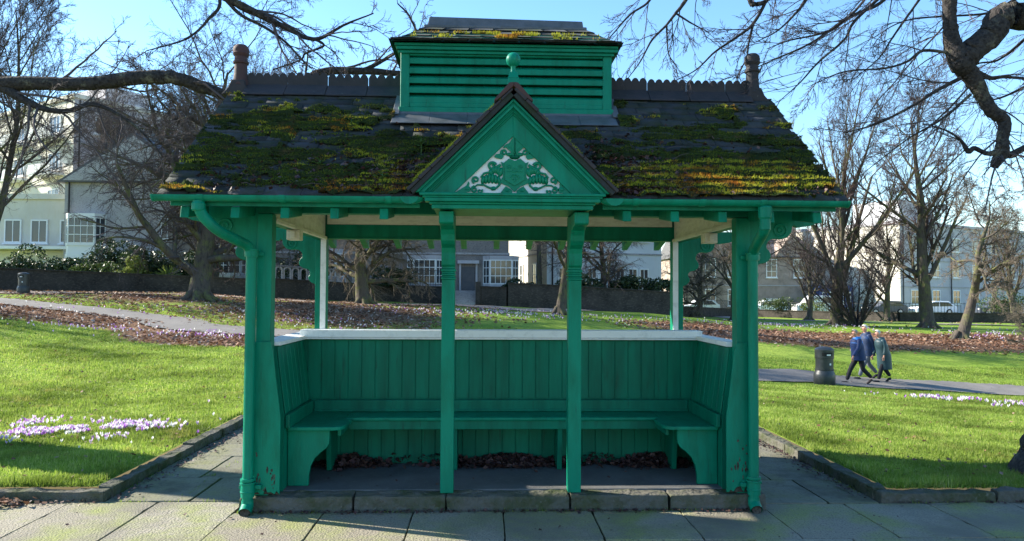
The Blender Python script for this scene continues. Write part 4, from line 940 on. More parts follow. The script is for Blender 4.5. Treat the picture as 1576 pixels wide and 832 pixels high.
def tree(name, loc, H, tr, seed, style, label, m_trunk='bark', m_twig='twig', fine=1.0, group=None, lean=(0, 0), fork=.3, rz=0, cat='tree', twig_r=.006):
    r = np.random.default_rng(seed); e = empty(name, loc, rz, label=label, cat=cat, group=group)
    up = style['up']; n0 = 14
    Hh = H*style.get('trunk', .7)
    # ring of stems or one trunk
    ns = style.get('stems', 1)
    S = np.zeros((ns, 3)); S[:, 2] = -.15; D = np.tile(np.array([lean[0], lean[1], 1.]), (ns, 1))
    if ns > 1: D += r.normal(0, style.get('spread', .25), (ns, 3))*np.array([1, 1, 0]); S[:, :2] += r.normal(0, tr*.6, (ns, 2))
    P0, Q0 = grow(S, D, np.full(ns, Hh+.15), np.full(ns, tr), n0, style.get('wig0', .06), (0, 0, .04), .10, r)
    # put a first point low so the flare is short
    P0[:, 1] = P0[:, 0]+(P0[:, 1]-P0[:, 0])*.35
    Q0 = root_flare(P0, Q0, r)
    bark = [tubes(P0, Q0, 12)]
    rf_ = []
    for q in range(6):
        a = q*1.05+r.random(); rf_.append([[math.cos(a)*tr*.45, math.sin(a)*tr*.45, .35], [math.cos(a)*tr*1.3, math.sin(a)*tr*1.3, .05], [math.cos(a)*tr*2.2, math.sin(a)*tr*2.2, -.1]])
    if ns == 1: bark.append(tubes(np.array(rf_), np.tile(np.array([tr*.5, tr*.33, tr*.15]), (6, 1)), 8))
    m1 = style['m'][0]; S, D, L, R = spawn(P0, Q0, m1, fork, .98, style['ang'][0], style['lr'][0], style.get('rr', .46), np.full(ns, H), r, flat=style.get('flat', 0))
    if style.get('cone'): L *= style['cone'](S[:, 2]/Hh)
    P1, Q1 = grow(S, D, L, R, 9, style['wig'][0], (0, 0, up[0]), .3, r); bark.append(tubes(P1, Q1, 8))
    S, D, L, R = spawn(P1, Q1, style['m'][1], .15, 1, style['ang'][1], style['lr'][1], .45, L, r); R = np.maximum(R, twig_r*1.9)
    P2, Q2 = grow(S, D, L, R, 8, style['wig'][1], (0, 0, up[1]), .35, r); bark.append(tubes(P2, Q2, 5))
    S, D, L, R = spawn(P2, Q2, style['m'][2], .1, 1, style['ang'][2], style['lr'][2], .45, L, r); R = np.maximum(R, twig_r*1.3)
    P3, Q3 = grow(S, D, L, R, 6, style['wig'][2], (0, 0, up[2]), .45, r); tw = [tubes(P3, Q3, 4)]
    S, D, L, R = spawn(P3, Q3, max(1, int(style['m'][3]*fine)), .1, 1, style['ang'][3], style['lr'][3], .6, L, r); R = np.maximum(R*0+twig_r, twig_r)
    P4, Q4 = grow(S, D, L, R, 5, style['wig'][3], (0, 0, up[3]), .5, r); tw.append(tubes(P4, Q4, 3))
    if len(style['m']) > 4:
        S, D, L, R = spawn(P4, Q4, max(1, int(style['m'][4]*fine)), .1, 1, style['ang'][3], .55, .6, L, r); R = R*0+twig_r*.75
        P5, Q5 = grow(S, D, L, R, 4, style['wig'][3], (0, 0, up[3]), .6, r); tw.append(tubes(P5, Q5, 3))
    V, F = merge(bark); fast('trunk', V, F, M[m_trunk], e, smooth=True)
    V, F = merge(tw); fast('crown', V, F, M[m_twig], e); print(name, len(F))
    return e
BEECH = dict(up=(.02, .02, .02, .03), m=(19, 10, 8, 6, 4), ang=(.85, .75, .7, .65), lr=(.50, .55, .5, .5), wig=(.10, .13, .15, .17), trunk=.72)
WEEP = dict(up=(.01, -.03, -.07, -.09), m=(24, 10, 8, 6, 4), ang=(1.15, .8, .7, .6), lr=(.55, .55, .5, .55), wig=(.16, .16, .16, .15), trunk=.75, flat=.3)
TALL = dict(up=(.07, .05, .04, .03), m=(20, 10, 8, 6, 4), ang=(.7, .65, .6, .55), lr=(.45, .5, .5, .5), wig=(.06, .08, .10, .12), trunk=.85, wig0=.05)
MULTI = dict(up=(.06, .05, .03, .03), m=(7, 6, 6, 5, 3), ang=(.5, .55, .6, .6), lr=(.35, .5, .5, .5), wig=(.07, .09, .12, .14), trunk=.8, stems=6, spread=.28, wig0=.05)
GNARL = dict(up=(.04, .02, .0, -.02), m=(14, 9, 8, 7, 4), ang=(1.0, .85, .8, .75), lr=(.45, .5, .5, .5), wig=(.22, .24, .22, .2), trunk=.75, wig0=.17)
BUSH = dict(up=(.10, .06, .04, .02), m=(6, 6, 5, 5, 2), ang=(.45, .55, .6, .6), lr=(.4, .55, .5, .5), wig=(.09, .1, .12, .14), trunk=.9, stems=11, spread=.55, wig0=.06)
def base(px, py): return hit(px, py)
T1 = tree('bare_tree', base(305, 462), 12.5, .42, 21, WEEP, 'big bare tree with drooping branches standing left of the shelter behind the path', fork=.13)
T2 = tree('bare_tree', base(560, 468), 9.5, .36, 22, WEEP, 'bare tree with thick short trunk seen through the left bay of the shelter', fork=.14, m_twig='twigpale')
T3 = tree('bare_tree', base(832, 473), 12, .20, 23, TALL, 'slim bare tree seen through the middle bay, just left of the right pillar', fork=.35)
T4 = tree('bare_tree', base(861, 484), 11, .24, 24, BEECH, 'dark leaning bare tree directly behind the right pillar of the shelter', lean=(.06, 0), fork=.3)
T5 = tree('bare_tree', base(1130, 493), 11.5, .22, 25, BEECH, 'bare tree seen between the right rear post and the right front post', fork=.25, m_twig='twigpale')
T6 = tree('bare_tree', base(1288, 500), 15.5, .36, 26, dict(TALL, m=(12, 9, 8, 6, 4), ang=(.48, .6, .6, .55), lr=(.62, .5, .5, .5), rr=.62, trunk=.62), 'tall spreading bare tree with pale mossy trunk right behind the walkers', fork=.17, m_twig='twigred', twig_r=.005)
T7 = tree('bare_bush', base(1320, 502), 6.0, .07, 27, BUSH, 'many stemmed dark bare bush at the foot of the tall tree behind the walkers', fork=.1, m_trunk='oakbark', cat='bush', twig_r=.008)
T8 = tree('bare_tree', base(1428, 504), 13.5, .36, 28, dict(TALL, ang=(.8, .7, .65, .6)), 'straight bare tree with dense twigs, second from the right edge beyond the path', fork=.15, m_twig='twigred')
T9 = tree('bare_tree', base(1478, 522), 9.0, .26, 29, GNARL, 'crooked bare tree with pale mossy leaning trunk at the right', lean=(.42, 0), fork=.35, m_twig='twigpale')
T10 = tree('bare_tree', at(-45, 452, 33)*1.0, 15, .20, 30, dict(TALL, stems=2, spread=.12), 'tall bare tree at the left edge rising in front of the pale flats', fork=.15, fine=1.2)
T10.location.z = Hy(T10.location.x, T10.location.y)
T24 = copy_tree(T10, at(330, 452, 44), .6, .95, label='bare tree whose crown rises behind the left end finial of the roof'); T24.location.z = 1.4
T11 = copy_tree(T10, at(200, 452, 60), 1.9, 1.05, label='tall bare tree behind the garden hedge rising left of the big drooping tree'); T11.location.z = 1.5
T12 = copy_tree(T3, at(430, 452, 48), 2.4, 1.15, label='bare tree behind the balustrade, its crown above the left end of the roof'); T12.location.z = 1.5
T13 = copy_tree(T8, at(985, 452, 75), .7, 1.05, label='far bare tree whose top shows just right of the cupola'); T13.location.z = .4
T14 = copy_tree(T6, at(1245, 470, 58), 2.2, .62, label='slender far bare tree between the stone villa and the tall spreading tree'); T14.location.z = -.3
T15 = copy_tree(T6, at(1560, 470, 60), 3.1, .72, label='far bare tree at the right edge in front of the long grey block'); T15.location.z = -.4
T16 = copy_tree(T1, at(930, 470, 44), 1.0, .62, label='small bare tree leaning over the dark garden wall in front of the white house'); T16.location.z = .7
T17 = copy_tree(T2, at(1075, 470, 60), 2.6, .8, label='pale twiggy tree in front of the stone villa beside the right rear post'); T17.location.z = .0
T18 = copy_tree(T8, at(1365, 470, 56), 1.3, .7, label='thin bare tree behind the wooden post in front of the pale corner building'); T18.location.z = -.3
# trees just outside the frame on the left whose shadows cross the lawn
T20 = copy_tree(T6, (-27, 19, Hy(-27, 19)), .5, .75, label='bare tree left of the frame shading the far lawn')
T21 = copy_tree(T9, base(1590, 560), 2.0, .30, label='small crooked mossy tree cut by the right edge behind the path')
# ------------------------------------------------------------------ the old tree off to the left whose limbs reach over the shelter
def limbtree(name, label, trunk, limbs, seed, subs, kids_=(5, 6, 5), m1='oakbark', m2='twig', ang=.7, droop=-.01, wig=.16, tw=.0028, lrs=(.42, .5, .5), rmax=.016):
    r = np.random.default_rng(seed); o = Vector(trunk[0][0]); e = empty(name, o, label=label, cat='tree')
    off = np.array(o); bark = []; tws = []
    def rs(pts, rad, n, jit):
        P = [Vector(p) for p in pts]; q = []; P = [P[0]*2-P[1]]+P+[P[-1]*2-P[-2]]; m = len(pts)
        T = np.linspace(0, m-1-1e-6, n); out_ = []; rr = []
        for t in T:
            i = int(t); u = t-i; a, b, c, d = P[i:i+4]; out_.append(.5*((2*b)+(c-a)*u+(2*a-5*b+4*c-d)*u*u+(-a+3*b-3*c+d)*u**3)); rr.append(np.interp(t, range(m), rad))
        A = np.array(out_); rr = np.array(rr); A[1:-1] += r.normal(0, 1, (n-2, 3))*jit*rr[1:-1, None]; rr = rr*(1+r.normal(0, .03, n)); return A-off, rr
    A, q = rs([p for p, _ in trunk], [x for _, x in trunk], 26, .05); bark.append(tubes(A[None], q[None], 20))
    for pts, rad, nsub, Ls in limbs:
        n = max(8, len(pts)*7); A, q = rs(pts, rad, n, .05); bark.append(tubes(A[None], q[None], 12))
        if nsub:
            S, D, L, R = spawn(A[None], q[None], nsub, .05, 1, ang, 1, .45, np.array([Ls]), r); R = np.clip(R, tw*1.8, rmax)
            P1, Q1 = grow(S, D, L, R, 10, wig*.7, (0, 0, droop), .3, r); tws.append(tubes(P1, Q1, 6))
            S, D, L, R = spawn(P1, Q1, kids_[0], .1, 1, ang, lrs[0], .5, L, r); R = np.clip(R, tw*1.4, rmax*.6)
            P2, Q2 = grow(S, D, L, R, 8, wig, (0, 0, droop), .4, r); tws.append(tubes(P2, Q2, 5))
            S, D, L, R = spawn(P2, Q2, kids_[1], .1, 1, ang, lrs[1], .5, L, r); R = R*0+tw
            P3, Q3 = grow(S, D, L, R, 6, wig, (0, 0, droop), .5, r); tws.append(tubes(P3, Q3, 4))
            S, D, L, R = spawn(P3, Q3, kids_[2], .1, 1, ang, lrs[2], .5, L, r); R = R*0+tw*.7
            P4, Q4 = grow(S, D, L, R, 4, wig, (0, 0, droop), .6, r); tws.append(tubes(P4, Q4, 3))
    V, F = merge(bark); fast('trunk', V, F, M[m1], e, smooth=True)
    if tws: V, F = merge(tws); fast('crown', V, F, M[m2], e); print(name, len(F))
    return e
tz = Hy(-8.1, 2.75); tx, ty = -8.1, 2.75
q = lambda px, py, Z=8.2: at(px, py, Z)
limbs = [
 ([(tx, ty, 3.3), (-6.6, 2.7, 3.75), q(0, 128, 8.2), q(120, 129, 8.2), q(230, 118, 8.25), q(280, 122, 8.3), q(350, 146, 8.4), q(430, 150, 8.5), q(490, 113, 8.6), q(560, 109, 8.6), q(640, 112, 8.7), q(760, 90, 8.9)], [.20, .13, .080, .075, .078, .072, .065, .055, .05, .042, .032, .02], 11, 1.1),
 ([q(2, 132, 8.2), q(40, 155, 8.15), q(75, 169, 8.1), q(108, 170, 8.1), q(140, 160, 8.1), q(175, 172, 8.1), q(215, 200, 8.1), q(250, 240, 8.1)], [.06, .042, .03, .027, .024, .018, .013, .008], 10, 1.3),
 ([q(560, 108, 8.6), q(580, 98, 8.6), q(600, 86, 8.6), q(640, 60, 8.6), q(630, 25, 8.6), q(612, 5, 8.6)], [.03, .024, .02, .016, .012, .008], 5, .8),
 ([(tx, ty, 4.9), (-6, 2.5, 6.0), q(230, -60, 8.0), q(330, -12, 8.0), q(400, 22, 8.0), q(440, 42, 8.0), q(485, 60, 8.0), q(530, 38, 8.0), q(575, 20, 8.0)], [.17, .10, .055, .042, .036, .03, .022, .013, .007], 12, 1.1),
 ([q(345, -4, 8.0), q(370, 22, 8.0), q(408, 42, 8.0), q(440, 65, 8.0), q(463, 90, 8.05), q(480, 106, 8.1)], [.022, .018, .015, .013, .01, .006], 6, .7),
 ([q(485, 60, 8.0), q(498, 70, 8.0), q(470, 82, 8.0), q(462, 92, 8.0), q(420, 107, 8.0)], [.016, .013, .012, .01, .006], 3, .5),
 ([(tx, ty, 5.6), (-7.0, 2.2, 6.9), q(250, -120, 7.6), q(335, -10, 7.6), q(320, 30, 7.6), q(285, 60, 7.6), q(225, 78, 7.6)], [.14, .08, .03, .019, .014, .010, .005], 6, .8),
 ([(tx, ty, 5.2), (-8.4, 3.25, 6.6), (-8.55, 4.25, 8.0), (-8.6, 5.0, 9.6), (-8.6, 5.6, 11.5)], [.33, .30, .30, .24, .12], 9, 1.8),  # second stem out of view, added to shade the upper roof slope
 ([(tx, ty, 5.2), (-6.3, 2.2, 6.6), (-4.4, 1.9, 7.6), (-2.6, 1.7, 8.2)], [.15, .10, .06, .03], 8, 1.6),
]
OAK = limbtree('old_tree', 'old dark tree whose long horizontal limb reaches in from the left behind the roof', [((tx, ty, tz-.2), .62), ((tx, ty, tz+.5), .45), ((tx+.03, ty, 2.4), .42), ((tx, ty-.02, 4.2), .40), ((tx, ty-.52, 5.8), .44), ((tx, ty-.35, 7.0), .42), ((tx, ty-.75, 8.2), .30), ((tx, ty-.9, 10), .22), ((tx, ty-1.0, 12), .10)], limbs, 41, 0, wig=.19)  # unseen upper trunk is bent to shade the left roof, sparing the lower right
# the tree at the right edge with limbs hanging into the top right corner
bx, by = 4.93, .62; Z6 = by-CY
q = lambda px, py, Z=6.2: at(px, py, Z)
limbs = [
 ([(bx+.6, by, 3.1), (5.1, .6, 3.8), q(1560, 22), q(1525, 52), q(1490, 84), q(1478, 92)], [.17, .14, .115, .11, .105, .10], 0, 0),
 ([q(1462, -60), q(1461, 0), q(1462, 35), q(1466, 65), q(1478, 95), q(1494, 115), q(1510, 142), q(1524, 168), q(1545, 186), q(1543, 215), q(1541, 235), q(1530, 256)], [.06, .058, .055, .07, .10, .075, .06, .055, .052, .05, .06, .035], 10, 1.3),
 ([q(1541, 232), q(1520, 236), q(1500, 228), q(1490, 232), q(1478, 215), q(1455, 200), q(1420, 190)], [.035, .02, .02, .024, .011, .008, .004], 3, .5),
 ([q(1541, 232), q(1556, 238), q(1575, 228), q(1600, 220)], [.045, .032, .026, .02], 2, .6),
 ([q(1478, 120), q(1440, 140), q(1400, 165), q(1350, 190), q(1300, 204)], [.018, .015, .012, .009, .004], 5, .7),
 ([q(1455, 80), q(1420, 78), q(1395, 95), q(1360, 105), q(1300, 110), q(1250, 130)], [.014, .012, .010, .009, .007, .003], 6, .7),
 ([q(1494, 145), q(1460, 175), q(1430, 195), q(1395, 215), q(1330, 265)], [.014, .011, .009, .006, .003], 6, .6),
 ([q(1500, 110), q(1525, 120), q(1545, 118), q(1590, 122)], [.03, .018, .014, .01], 4, .6),
]
RT = limbtree('leaning_tree', 'right edge tree whose thick forked limb and knobbly branch hang in the top right corner', [((bx, by, Hy(bx, by)-.25), .56), ((bx+.02, by, Hy(bx, by)+.10), .45), ((bx+.10, by, Hy(bx, by)+.35), .38), ((bx+.42, by, .9), .32), ((bx+.6, by, 1.8), .30), ((bx+.6, by, 3.2), .28), ((bx+.8, by+.3, 5), .24), ((bx+.9, by+.4, 8), .15)], limbs, 43, 0, kids_=(6, 5, 3), wig=.09, ang=.6, tw=.0022, rmax=.009)
# hanging branch ends in the upper middle and right, from a limb of a tree behind the photographer
q = lambda px, py, Z=6.6: at(px, py, Z)
limbs = [
 ([(6.5, -3.5, 6.5), (5, -1.5, 7.2), q(1500, -140), q(1360, -60), q(1200, -50), q(1080, -40), q(960, -40)], [.12, .10, .08, .06, .045, .035, .02], 0, 0),
 ([q(1200, -50), q(1182, -5), q(1160, 35), q(1135, 56), q(1100, 80), q(1070, 108), q(1030, 128)], [.02, .016, .014, .012, .009, .006, .003], 6, .65),
 ([q(1160, 35), q(1152, 68), q(1149, 88), q(1134, 120)], [.011, .009, .007, .004], 4, .4),
 ([q(1080, -40), q(1052, 5), q(1040, 20), q(1026, 38), q(1003, 62), q(985, 95), q(965, 122)], [.02, .017, .013, .011, .009, .006, .003], 6, .6),
 ([q(1040, 20), q(1060, 33), q(1080, 45), q(1088, 60)], [.010, .008, .005, .003], 3, .4),
 ([q(1026, 40), q(1027, 65), q(1030, 85), q(1042, 102)], [.009, .007, .005, .003], 3, .35),
 ([q(1020, -45), q(1000, 0), q(970, 22), q(945, 50), q(930, 68)], [.013, .011, .009, .006, .003], 7, .6),
 ([q(1270, -55), q(1240, 0), q(1220, 25), q(1195, 48), q(1160, 66)], [.018, .014, .010, .007, .003], 7, .6),
 ([q(1400, -60), q(1360, 0), q(1310, 25), q(1250, 65), q(1190, 92), q(1150, 110)], [.02, .016, .013, .010, .007, .003], 9, .9),
 ([q(1420, -60), q(1322, 25), q(1300, 60), q(1260, 95), q(1230, 128), q(1200, 155)], [.018, .014, .011, .009, .006, .003], 8, .9),
 ([q(1360, -60), q(1330, 0), q(1280, 45), q(1215, 62), q(1180, 75)], [.015, .012, .010, .007, .003], 8, .8),
 ([q(1450, -50), q(1400, 20), q(1372, 60), q(1352, 90), q(1310, 125)], [.013, .011, .009, .006, .003], 6, .7),
 ([q(1700, -40), q(1600, 40), q(1540, 90), q(1500, 100), q(1450, 140)], [.02, .015, .011, .007, .003], 8, .9),
 ([q(1700, -80), q(1560, 0), q(1520, 20), q(1400, 30), q(1340, 60)], [.02, .015, .011, .007, .003], 9, .9),
 ([q(1700, 60), q(1600, 120), q(1540, 150), q(1480, 160)], [.018, .013, .009, .003], 8, .8),
 ([q(1140, -45), q(1155, 2), q(1162, 6), q(1178, 2), q(1200, -20)], [.022, .022, .022, .02, .02], 3, .5),
]
HB_ = limbtree('overhanging_tree', 'bare tree overhead whose thin branch ends hang down into the top of the picture', [((6.6, -3.6, -.1), .42), ((6.6, -3.6, 1), .33), ((6.6, -3.6, 4), .28), ((6.4, -3.3, 7), .2)], limbs, 47, 0, kids_=(5, 5, 4), wig=.09, ang=.55, tw=.002, rmax=.006, lrs=(.5, .5, .55), droop=-.02)
# ------------------------------------------------------------------ buildings beyond the park
M['stonegrey'] = mat('grey_stone_wall', (.38, .36, .36), .95, .1, noise=(1.2, (.46, .44, .43), .4, .7), second=(9, (.14, .125, .12), .5, .75, (1, 1, 2)), bump=(12, .5, .03))
M['stonedark'] = mat('sooty_stone_wall', (.21, .19, .18), .95, .1, noise=(1.2, (.29, .26, .24), .4, .7), second=(9, (.08, .07, .07), .5, .75, (1, 1, 2)), bump=(12, .5, .03))
M['stonewarm'] = mat('warm_sandstone', (.36, .29, .25), .95, .1, noise=(1.0, (.20, .16, .13), .4, .7), second=(8, (.33, .27, .21), .5, .75, (1, 1, 2)), bump=(12, .4, .03))
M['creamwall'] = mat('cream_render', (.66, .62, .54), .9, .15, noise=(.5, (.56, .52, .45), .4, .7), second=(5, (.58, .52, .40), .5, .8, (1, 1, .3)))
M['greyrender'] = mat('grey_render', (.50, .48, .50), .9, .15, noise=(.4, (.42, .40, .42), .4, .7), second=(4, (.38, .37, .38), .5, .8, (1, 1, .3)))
M['whitewall'] = mat('white_render', (.66, .67, .68), .85, .2, noise=(.6, (.58, .59, .60), .4, .7))
M['roofslate'] = mat('house_roof_slate', (.09, .09, .10), .7, .3, noise=(3, (.13, .12, .12), .4, .7), bump=(20, .4, .02))
M['sash'] = mat('window_frame_white', (.78, .78, .76), .5, .3)
M['glass'] = mat('window_glass', (.035, .045, .055), .08, .8)
M['bluepaint'] = mat('blue_shopfront', (.03, .07, .22), .5, .3)
M['iron'] = mat('black_iron_railing', (.015, .015, .017), .5, .4)
M['wall'] = mat('dark_stone_wall', (.065, .058, .052), .95, .1, noise=(1.5, (.035, .033, .03), .4, .65), second=(7, (.12, .10, .09), .5, .75, (1, 1, 2)), bump=(10, .6, .03))
_win = {}
def win_mesh(w, h, bars, fr=.09, bm_=.05):
    k = (w, h, bars)
    if k in _win: return _win[k]
    a = MB(); a.box(0, w, -.05, .03, 0, fr); a.box(0, w, -.05, .03, h-fr, h); a.box(0, fr, -.049, .03, fr, h-fr); a.box(w-fr, w, -.049, .03, fr, h-fr); a.box(-.08, w+.08, -.12, .03, -.10, -.005)
    nx_, nz_ = bars
    for i in range(1, nx_): x = w*i/nx_; a.box(x-bm_/2, x+bm_/2, -.035, .02, fr, h-fr)
    for i in range(1, nz_): z = h*i/nz_; a.box(fr, w-fr, -.037, .018, z-bm_/2, z+bm_/2)
    me = bpy.data.meshes.new('window'); me.from_pydata(a.V, [], a.F); me.materials.append(M['sash'])
    b = MB(); b.box(fr*.5, w-fr*.5, -.012, .02, fr*.5, h-fr*.5); mg = bpy.data.meshes.new('pane'); mg.from_pydata(b.V, [], b.F); mg.materials.append(M['glass'])
    _win[k] = (me, mg); return _win[k]
def window(par, x, y, z, w, h, bars=(2, 2), rz=0, name='window'):
    me, mg = win_mesh(w, h, bars)
    o = bpy.data.objects.new(name, me); COL.objects.link(o); o.parent = par; o.location = (x, y, z); o.rotation_euler = (0, 0, rz)
    g = bpy.data.objects.new('pane', mg); COL.objects.link(g); g.parent = o
    return o
def building(name, cx_, cy_, cz_, rz, w, d, h, m, label, cat='building', side_m=None, roof='flat', rh=2.5):
    """corner at the origin; front face runs along +x, side face along +y (seen on its -x side)"""
    e = empty(name, (cx_, cy_, cz_), rz, label=label, cat=cat)
    mb = MB(); mb.box(0, w, 0, d, -2.5, h); mb.build('wall', M[m], e)
    for q in range(1, int(h//3)+(1 if h % 3 > 2 else 0)):
        mb = MB(); mb.box(-.07, w+.07, -.07, d+.07, q*3.0-.12, q*3.0); mb.build('string_course', M['stonegrey'], e)
    for q in range(max(1, int(w//9))):
        mb = MB(); xx = min(w-.3, .35+q*9.1); mb.tube([(xx, -.14, -1.5), (xx, -.14, h-.1)], .06, 6); mb.build('drainpipe', M['iron'], e)
    mb = MB()
    if roof == 'flat':
        mb.box(-.15, w+.15, -.15, d+.15, h+.003, h+.35); mb.build('parapet', M[side_m or m], e)
    elif roof == 'gablex':
        mb.prism([(-.4, h-.1), (d/2, h+rh), (d+.4, h-.1)], 'x', -.3, w+.3); mb.build('roof', M['roofslate'], e)
    elif roof == 'gabley':
        mb.prism([(-.4, h-.1), (w/2, h+rh), (w+.4, h-.1)], 'y', -.3, d+.3); mb.build('roof', M['roofslate'], e)
        mb = MB(); mb.prism([(0, h), (w/2, h+rh-.25), (w, h)], 'y', -.33, -.01); mb.build('gable', M[m], e)
    elif roof == 'hip':
        o = .35; mb.add([(-o, -o, h), (w+o, -o, h), (w+o, d+o, h), (-o, d+o, h), (d/2, d/2, h+rh), (w-d/2, d/2, h+rh)], [(0, 1, 5, 4), (1, 2, 5), (2, 3, 4, 5), (3, 0, 4), (0, 1, 2, 3)]); mb.build('roof', M['roofslate'], e)
    return e
def chimney(e, x, y, z, h=1.6, w=1.0, m='stonedark', pots=3):
    mb = MB(); mb.box(x-w/2, x+w/2, y-.35, y+.35, z-1.5, z+h); mb.box(x-w/2-.06, x+w/2+.06, y-.41, y+.41, z+h, z+h+.14); o = mb.build('chimney', M[m], e)
    mb = MB()
    for i in range(pots): mb.lathe([(.13, 0), (.11, .45), (.14, .5)], (x-w/2+w*(i+.5)/pots, y, z+h+.14), 8)
    mb.build('chimney_pots', M['redclay'], o)
def corner(px, Z): p = at(px, 452, Z); return p.x, p.y
# far left: pale block of flats, lit side face at the left
x, y = corner(108, 60)
B = building('apartment_block', x, y, 1.5, R_(55), 15, 42, 15.6, 'greyrender', 'tall pale block of flats at the far left, sunlit side tinted cream, shaded front tinted grey', side_m='creamwall')
mb = MB(); mb.box(-.02, -.001, -.0, 42, -2, 15.6); mb.build('sunlit_side_tint', M['creamwall'], B)  # cream sheet over the side face, sunlight put into its colour
for fl in range(5):
    for yy in (2, 8, 14, 20, 26, 32):
        window(B, -.06, yy+1.8, 1.0+fl*3.0, 1.8, 1.5, (3, 1), R_(-90))
        mb = MB(); mb.box(-1.1, -.03, yy-.6, yy+3.0, .5+fl*3.0, .66+fl*3.0); mb.box(-1.12, -1.04, yy-.6, yy+3.0, .661+fl*3.0, 1.45+fl*3.0); mb.build('balcony', M['whitewall'], B)
for fl in range(5):
    for xx in (1.6, 6.2, 10.4): window(B, xx, -.04, 1.0+fl*3.0, 1.5, 1.4, (2, 1))
mb = MB(); mb.box(4, 8, 3, 8, 15.96, 18); mb.build('lift_housing', M['greyrender'], B)
# houses with white bays in front of it
x, y = corner(-60, 50)
B = building('terraced_house', x, y, 1.4, 0, 8.6, 9, 6.3, 'creamwall', 'cream two storey house at the far left with dark windows and white balconies', roof='flat')
for zz in (.6, 3.4):
    for xx in (.8, 2.7, 4.4, 6.3): window(B, xx, -.04, zz, 1.1, 1.55, (2, 1))
    mb = MB(); mb.box(.3, 7.8, -1.1, -.03, zz-.45, zz-.27); mb.build('balcony', M['sash'], B)
x, y = corner(134, 50)
x, y = corner(96, 49)
B = building('terraced_house', x, y, 1.4, 0, 8.9, 9, 7.4, 'stonegrey', 'grey stone house at the left with two white bay windows and white porch', roof='gabley', rh=3.2)
def bay(e, x, z, w=2.3, h=1.75, m='sash', d=.6, base=True, bars=(6, 3)):
    o = MB(); o.prism([(x, -.005), (x+.45, -d), (x+w-.45, -d), (x+w, -.005)], 'z', z+h+.002, z+h+.25); o.build('bay_roof', M[m], e)
    o = MB(); o.prism([(x, -.005), (x+.45, -d), (x+w-.45, -d), (x+w, -.005)], 'z', z-.14, z-.002)
    if base: o.prism([(x+.05, -.005), (x+.48, -d+.05), (x+w-.48, -d+.05), (x+w-.05, -.005)], 'z', z-1.1, z-.141)
    b = o.build('bay', M[m], e)
    ww = w-.9; f = MB(); fr = .07
    def panel(x0, y0, x1, y1, n):
        L = math.hypot(x1-x0, y1-y0); a = math.atan2(y1-y0, x1-x0); Mx = Matrix.Translation((x0, y0, z)) @ Matrix.Rotation(a, 4, 'Z')
        f.box(0, L, -.03, .03, 0, fr, M=Mx); f.box(0, L, -.03, .03, h-fr, h, M=Mx)
        for i in range(n+1): u = (L-fr)*i/n; t = fr if i in (0, n) else .035; f.box(u, u+t, -.029, .029, fr, h-fr, M=Mx)
        for zz in (.34, .67): f.box(fr, L-fr, -.025, .025, h*zz-.025, h*zz+.025, M=Mx)
        g.box(.02, L-.02, .0, .02, .02, h-.02, M=Mx)
    g = MB(); panel(x+.03, -.01, x+.45, -d+.03, 2); panel(x+.45, -d+.03, x+w-.45, -d+.03, 4); panel(x+w-.45, -d+.03, x+w-.03, -.01, 2)
    w_ = f.build('window', M['sash'], e); g.build('pane', M['glass'], w_)
bay(B, .1, .7, 2.6, 1.7); bay(B, .1, 3.3, 2.6, 1.7)
window(B, 6.2, -.04, 3.6, 1.3, 1.6, (3, 3)); window(B, 6.2, -.04, .6, 1.3, 1.6, (3, 3))
mb = MB(); mb.box(2.9, 6.1, -1.5, -.01, 2.25, 2.5); mb.box(3.0, 3.15, -1.45, -1.3, -.5, 2.249); mb.box(5.85, 6.0, -1.45, -1.3, -.5, 2.249); mb.build('porch', M['sash'], B)
mb = MB(); mb.box(4.2, 5.2, -.06, -.004, -.3, 1.95); mb.build('door', M['stonedark'], B)
# centre: dark stone terrace with white bays
x, y = corner(258, 47)
B = building('stone_terrace', x, y, 1.2, 0, 21.3, 10, 8.2, 'stonedark', 'dark stone terrace with white framed bay windows seen through the shelter', roof='gablex', rh=3)
px2 = lambda px: (px-258)/1138*47
bay(B, px2(326), 1.55, 2.3, 1.6, 'whitewall'); bay(B, px2(618), 1.0, 2.3, 1.55, 'greyrender'); bay(B, px2(734), 1.0, 2.3, 1.55, 'greyrender')
for xx in (326, 470, 618, 734): bay(B, px2(xx), 4.6, 2.3, 1.6, 'greyrender', base=False)
bay(B, px2(470), 1.4, 2.2, 1.5, 'greyrender')
mb = MB(); mb.box(px2(702), px2(722), -.10, -.006, -.2, 2.1); o = mb.build('door', M['roofslate'], B)
mb = MB(); a, b = px2(698), px2(726); mb.box(a, a+.12, -.14, -.005, -.2, 2.3); mb.box(b-.12, b, -.14, -.005, -.2, 2.3); mb.box(a-.1, b+.1, -.3, -.005, 2.301, 2.5); mb.build('door_frame', M['greyrender'], B)
for xx in (2, 9, 16): chimney(B, xx, 5, 11.2)
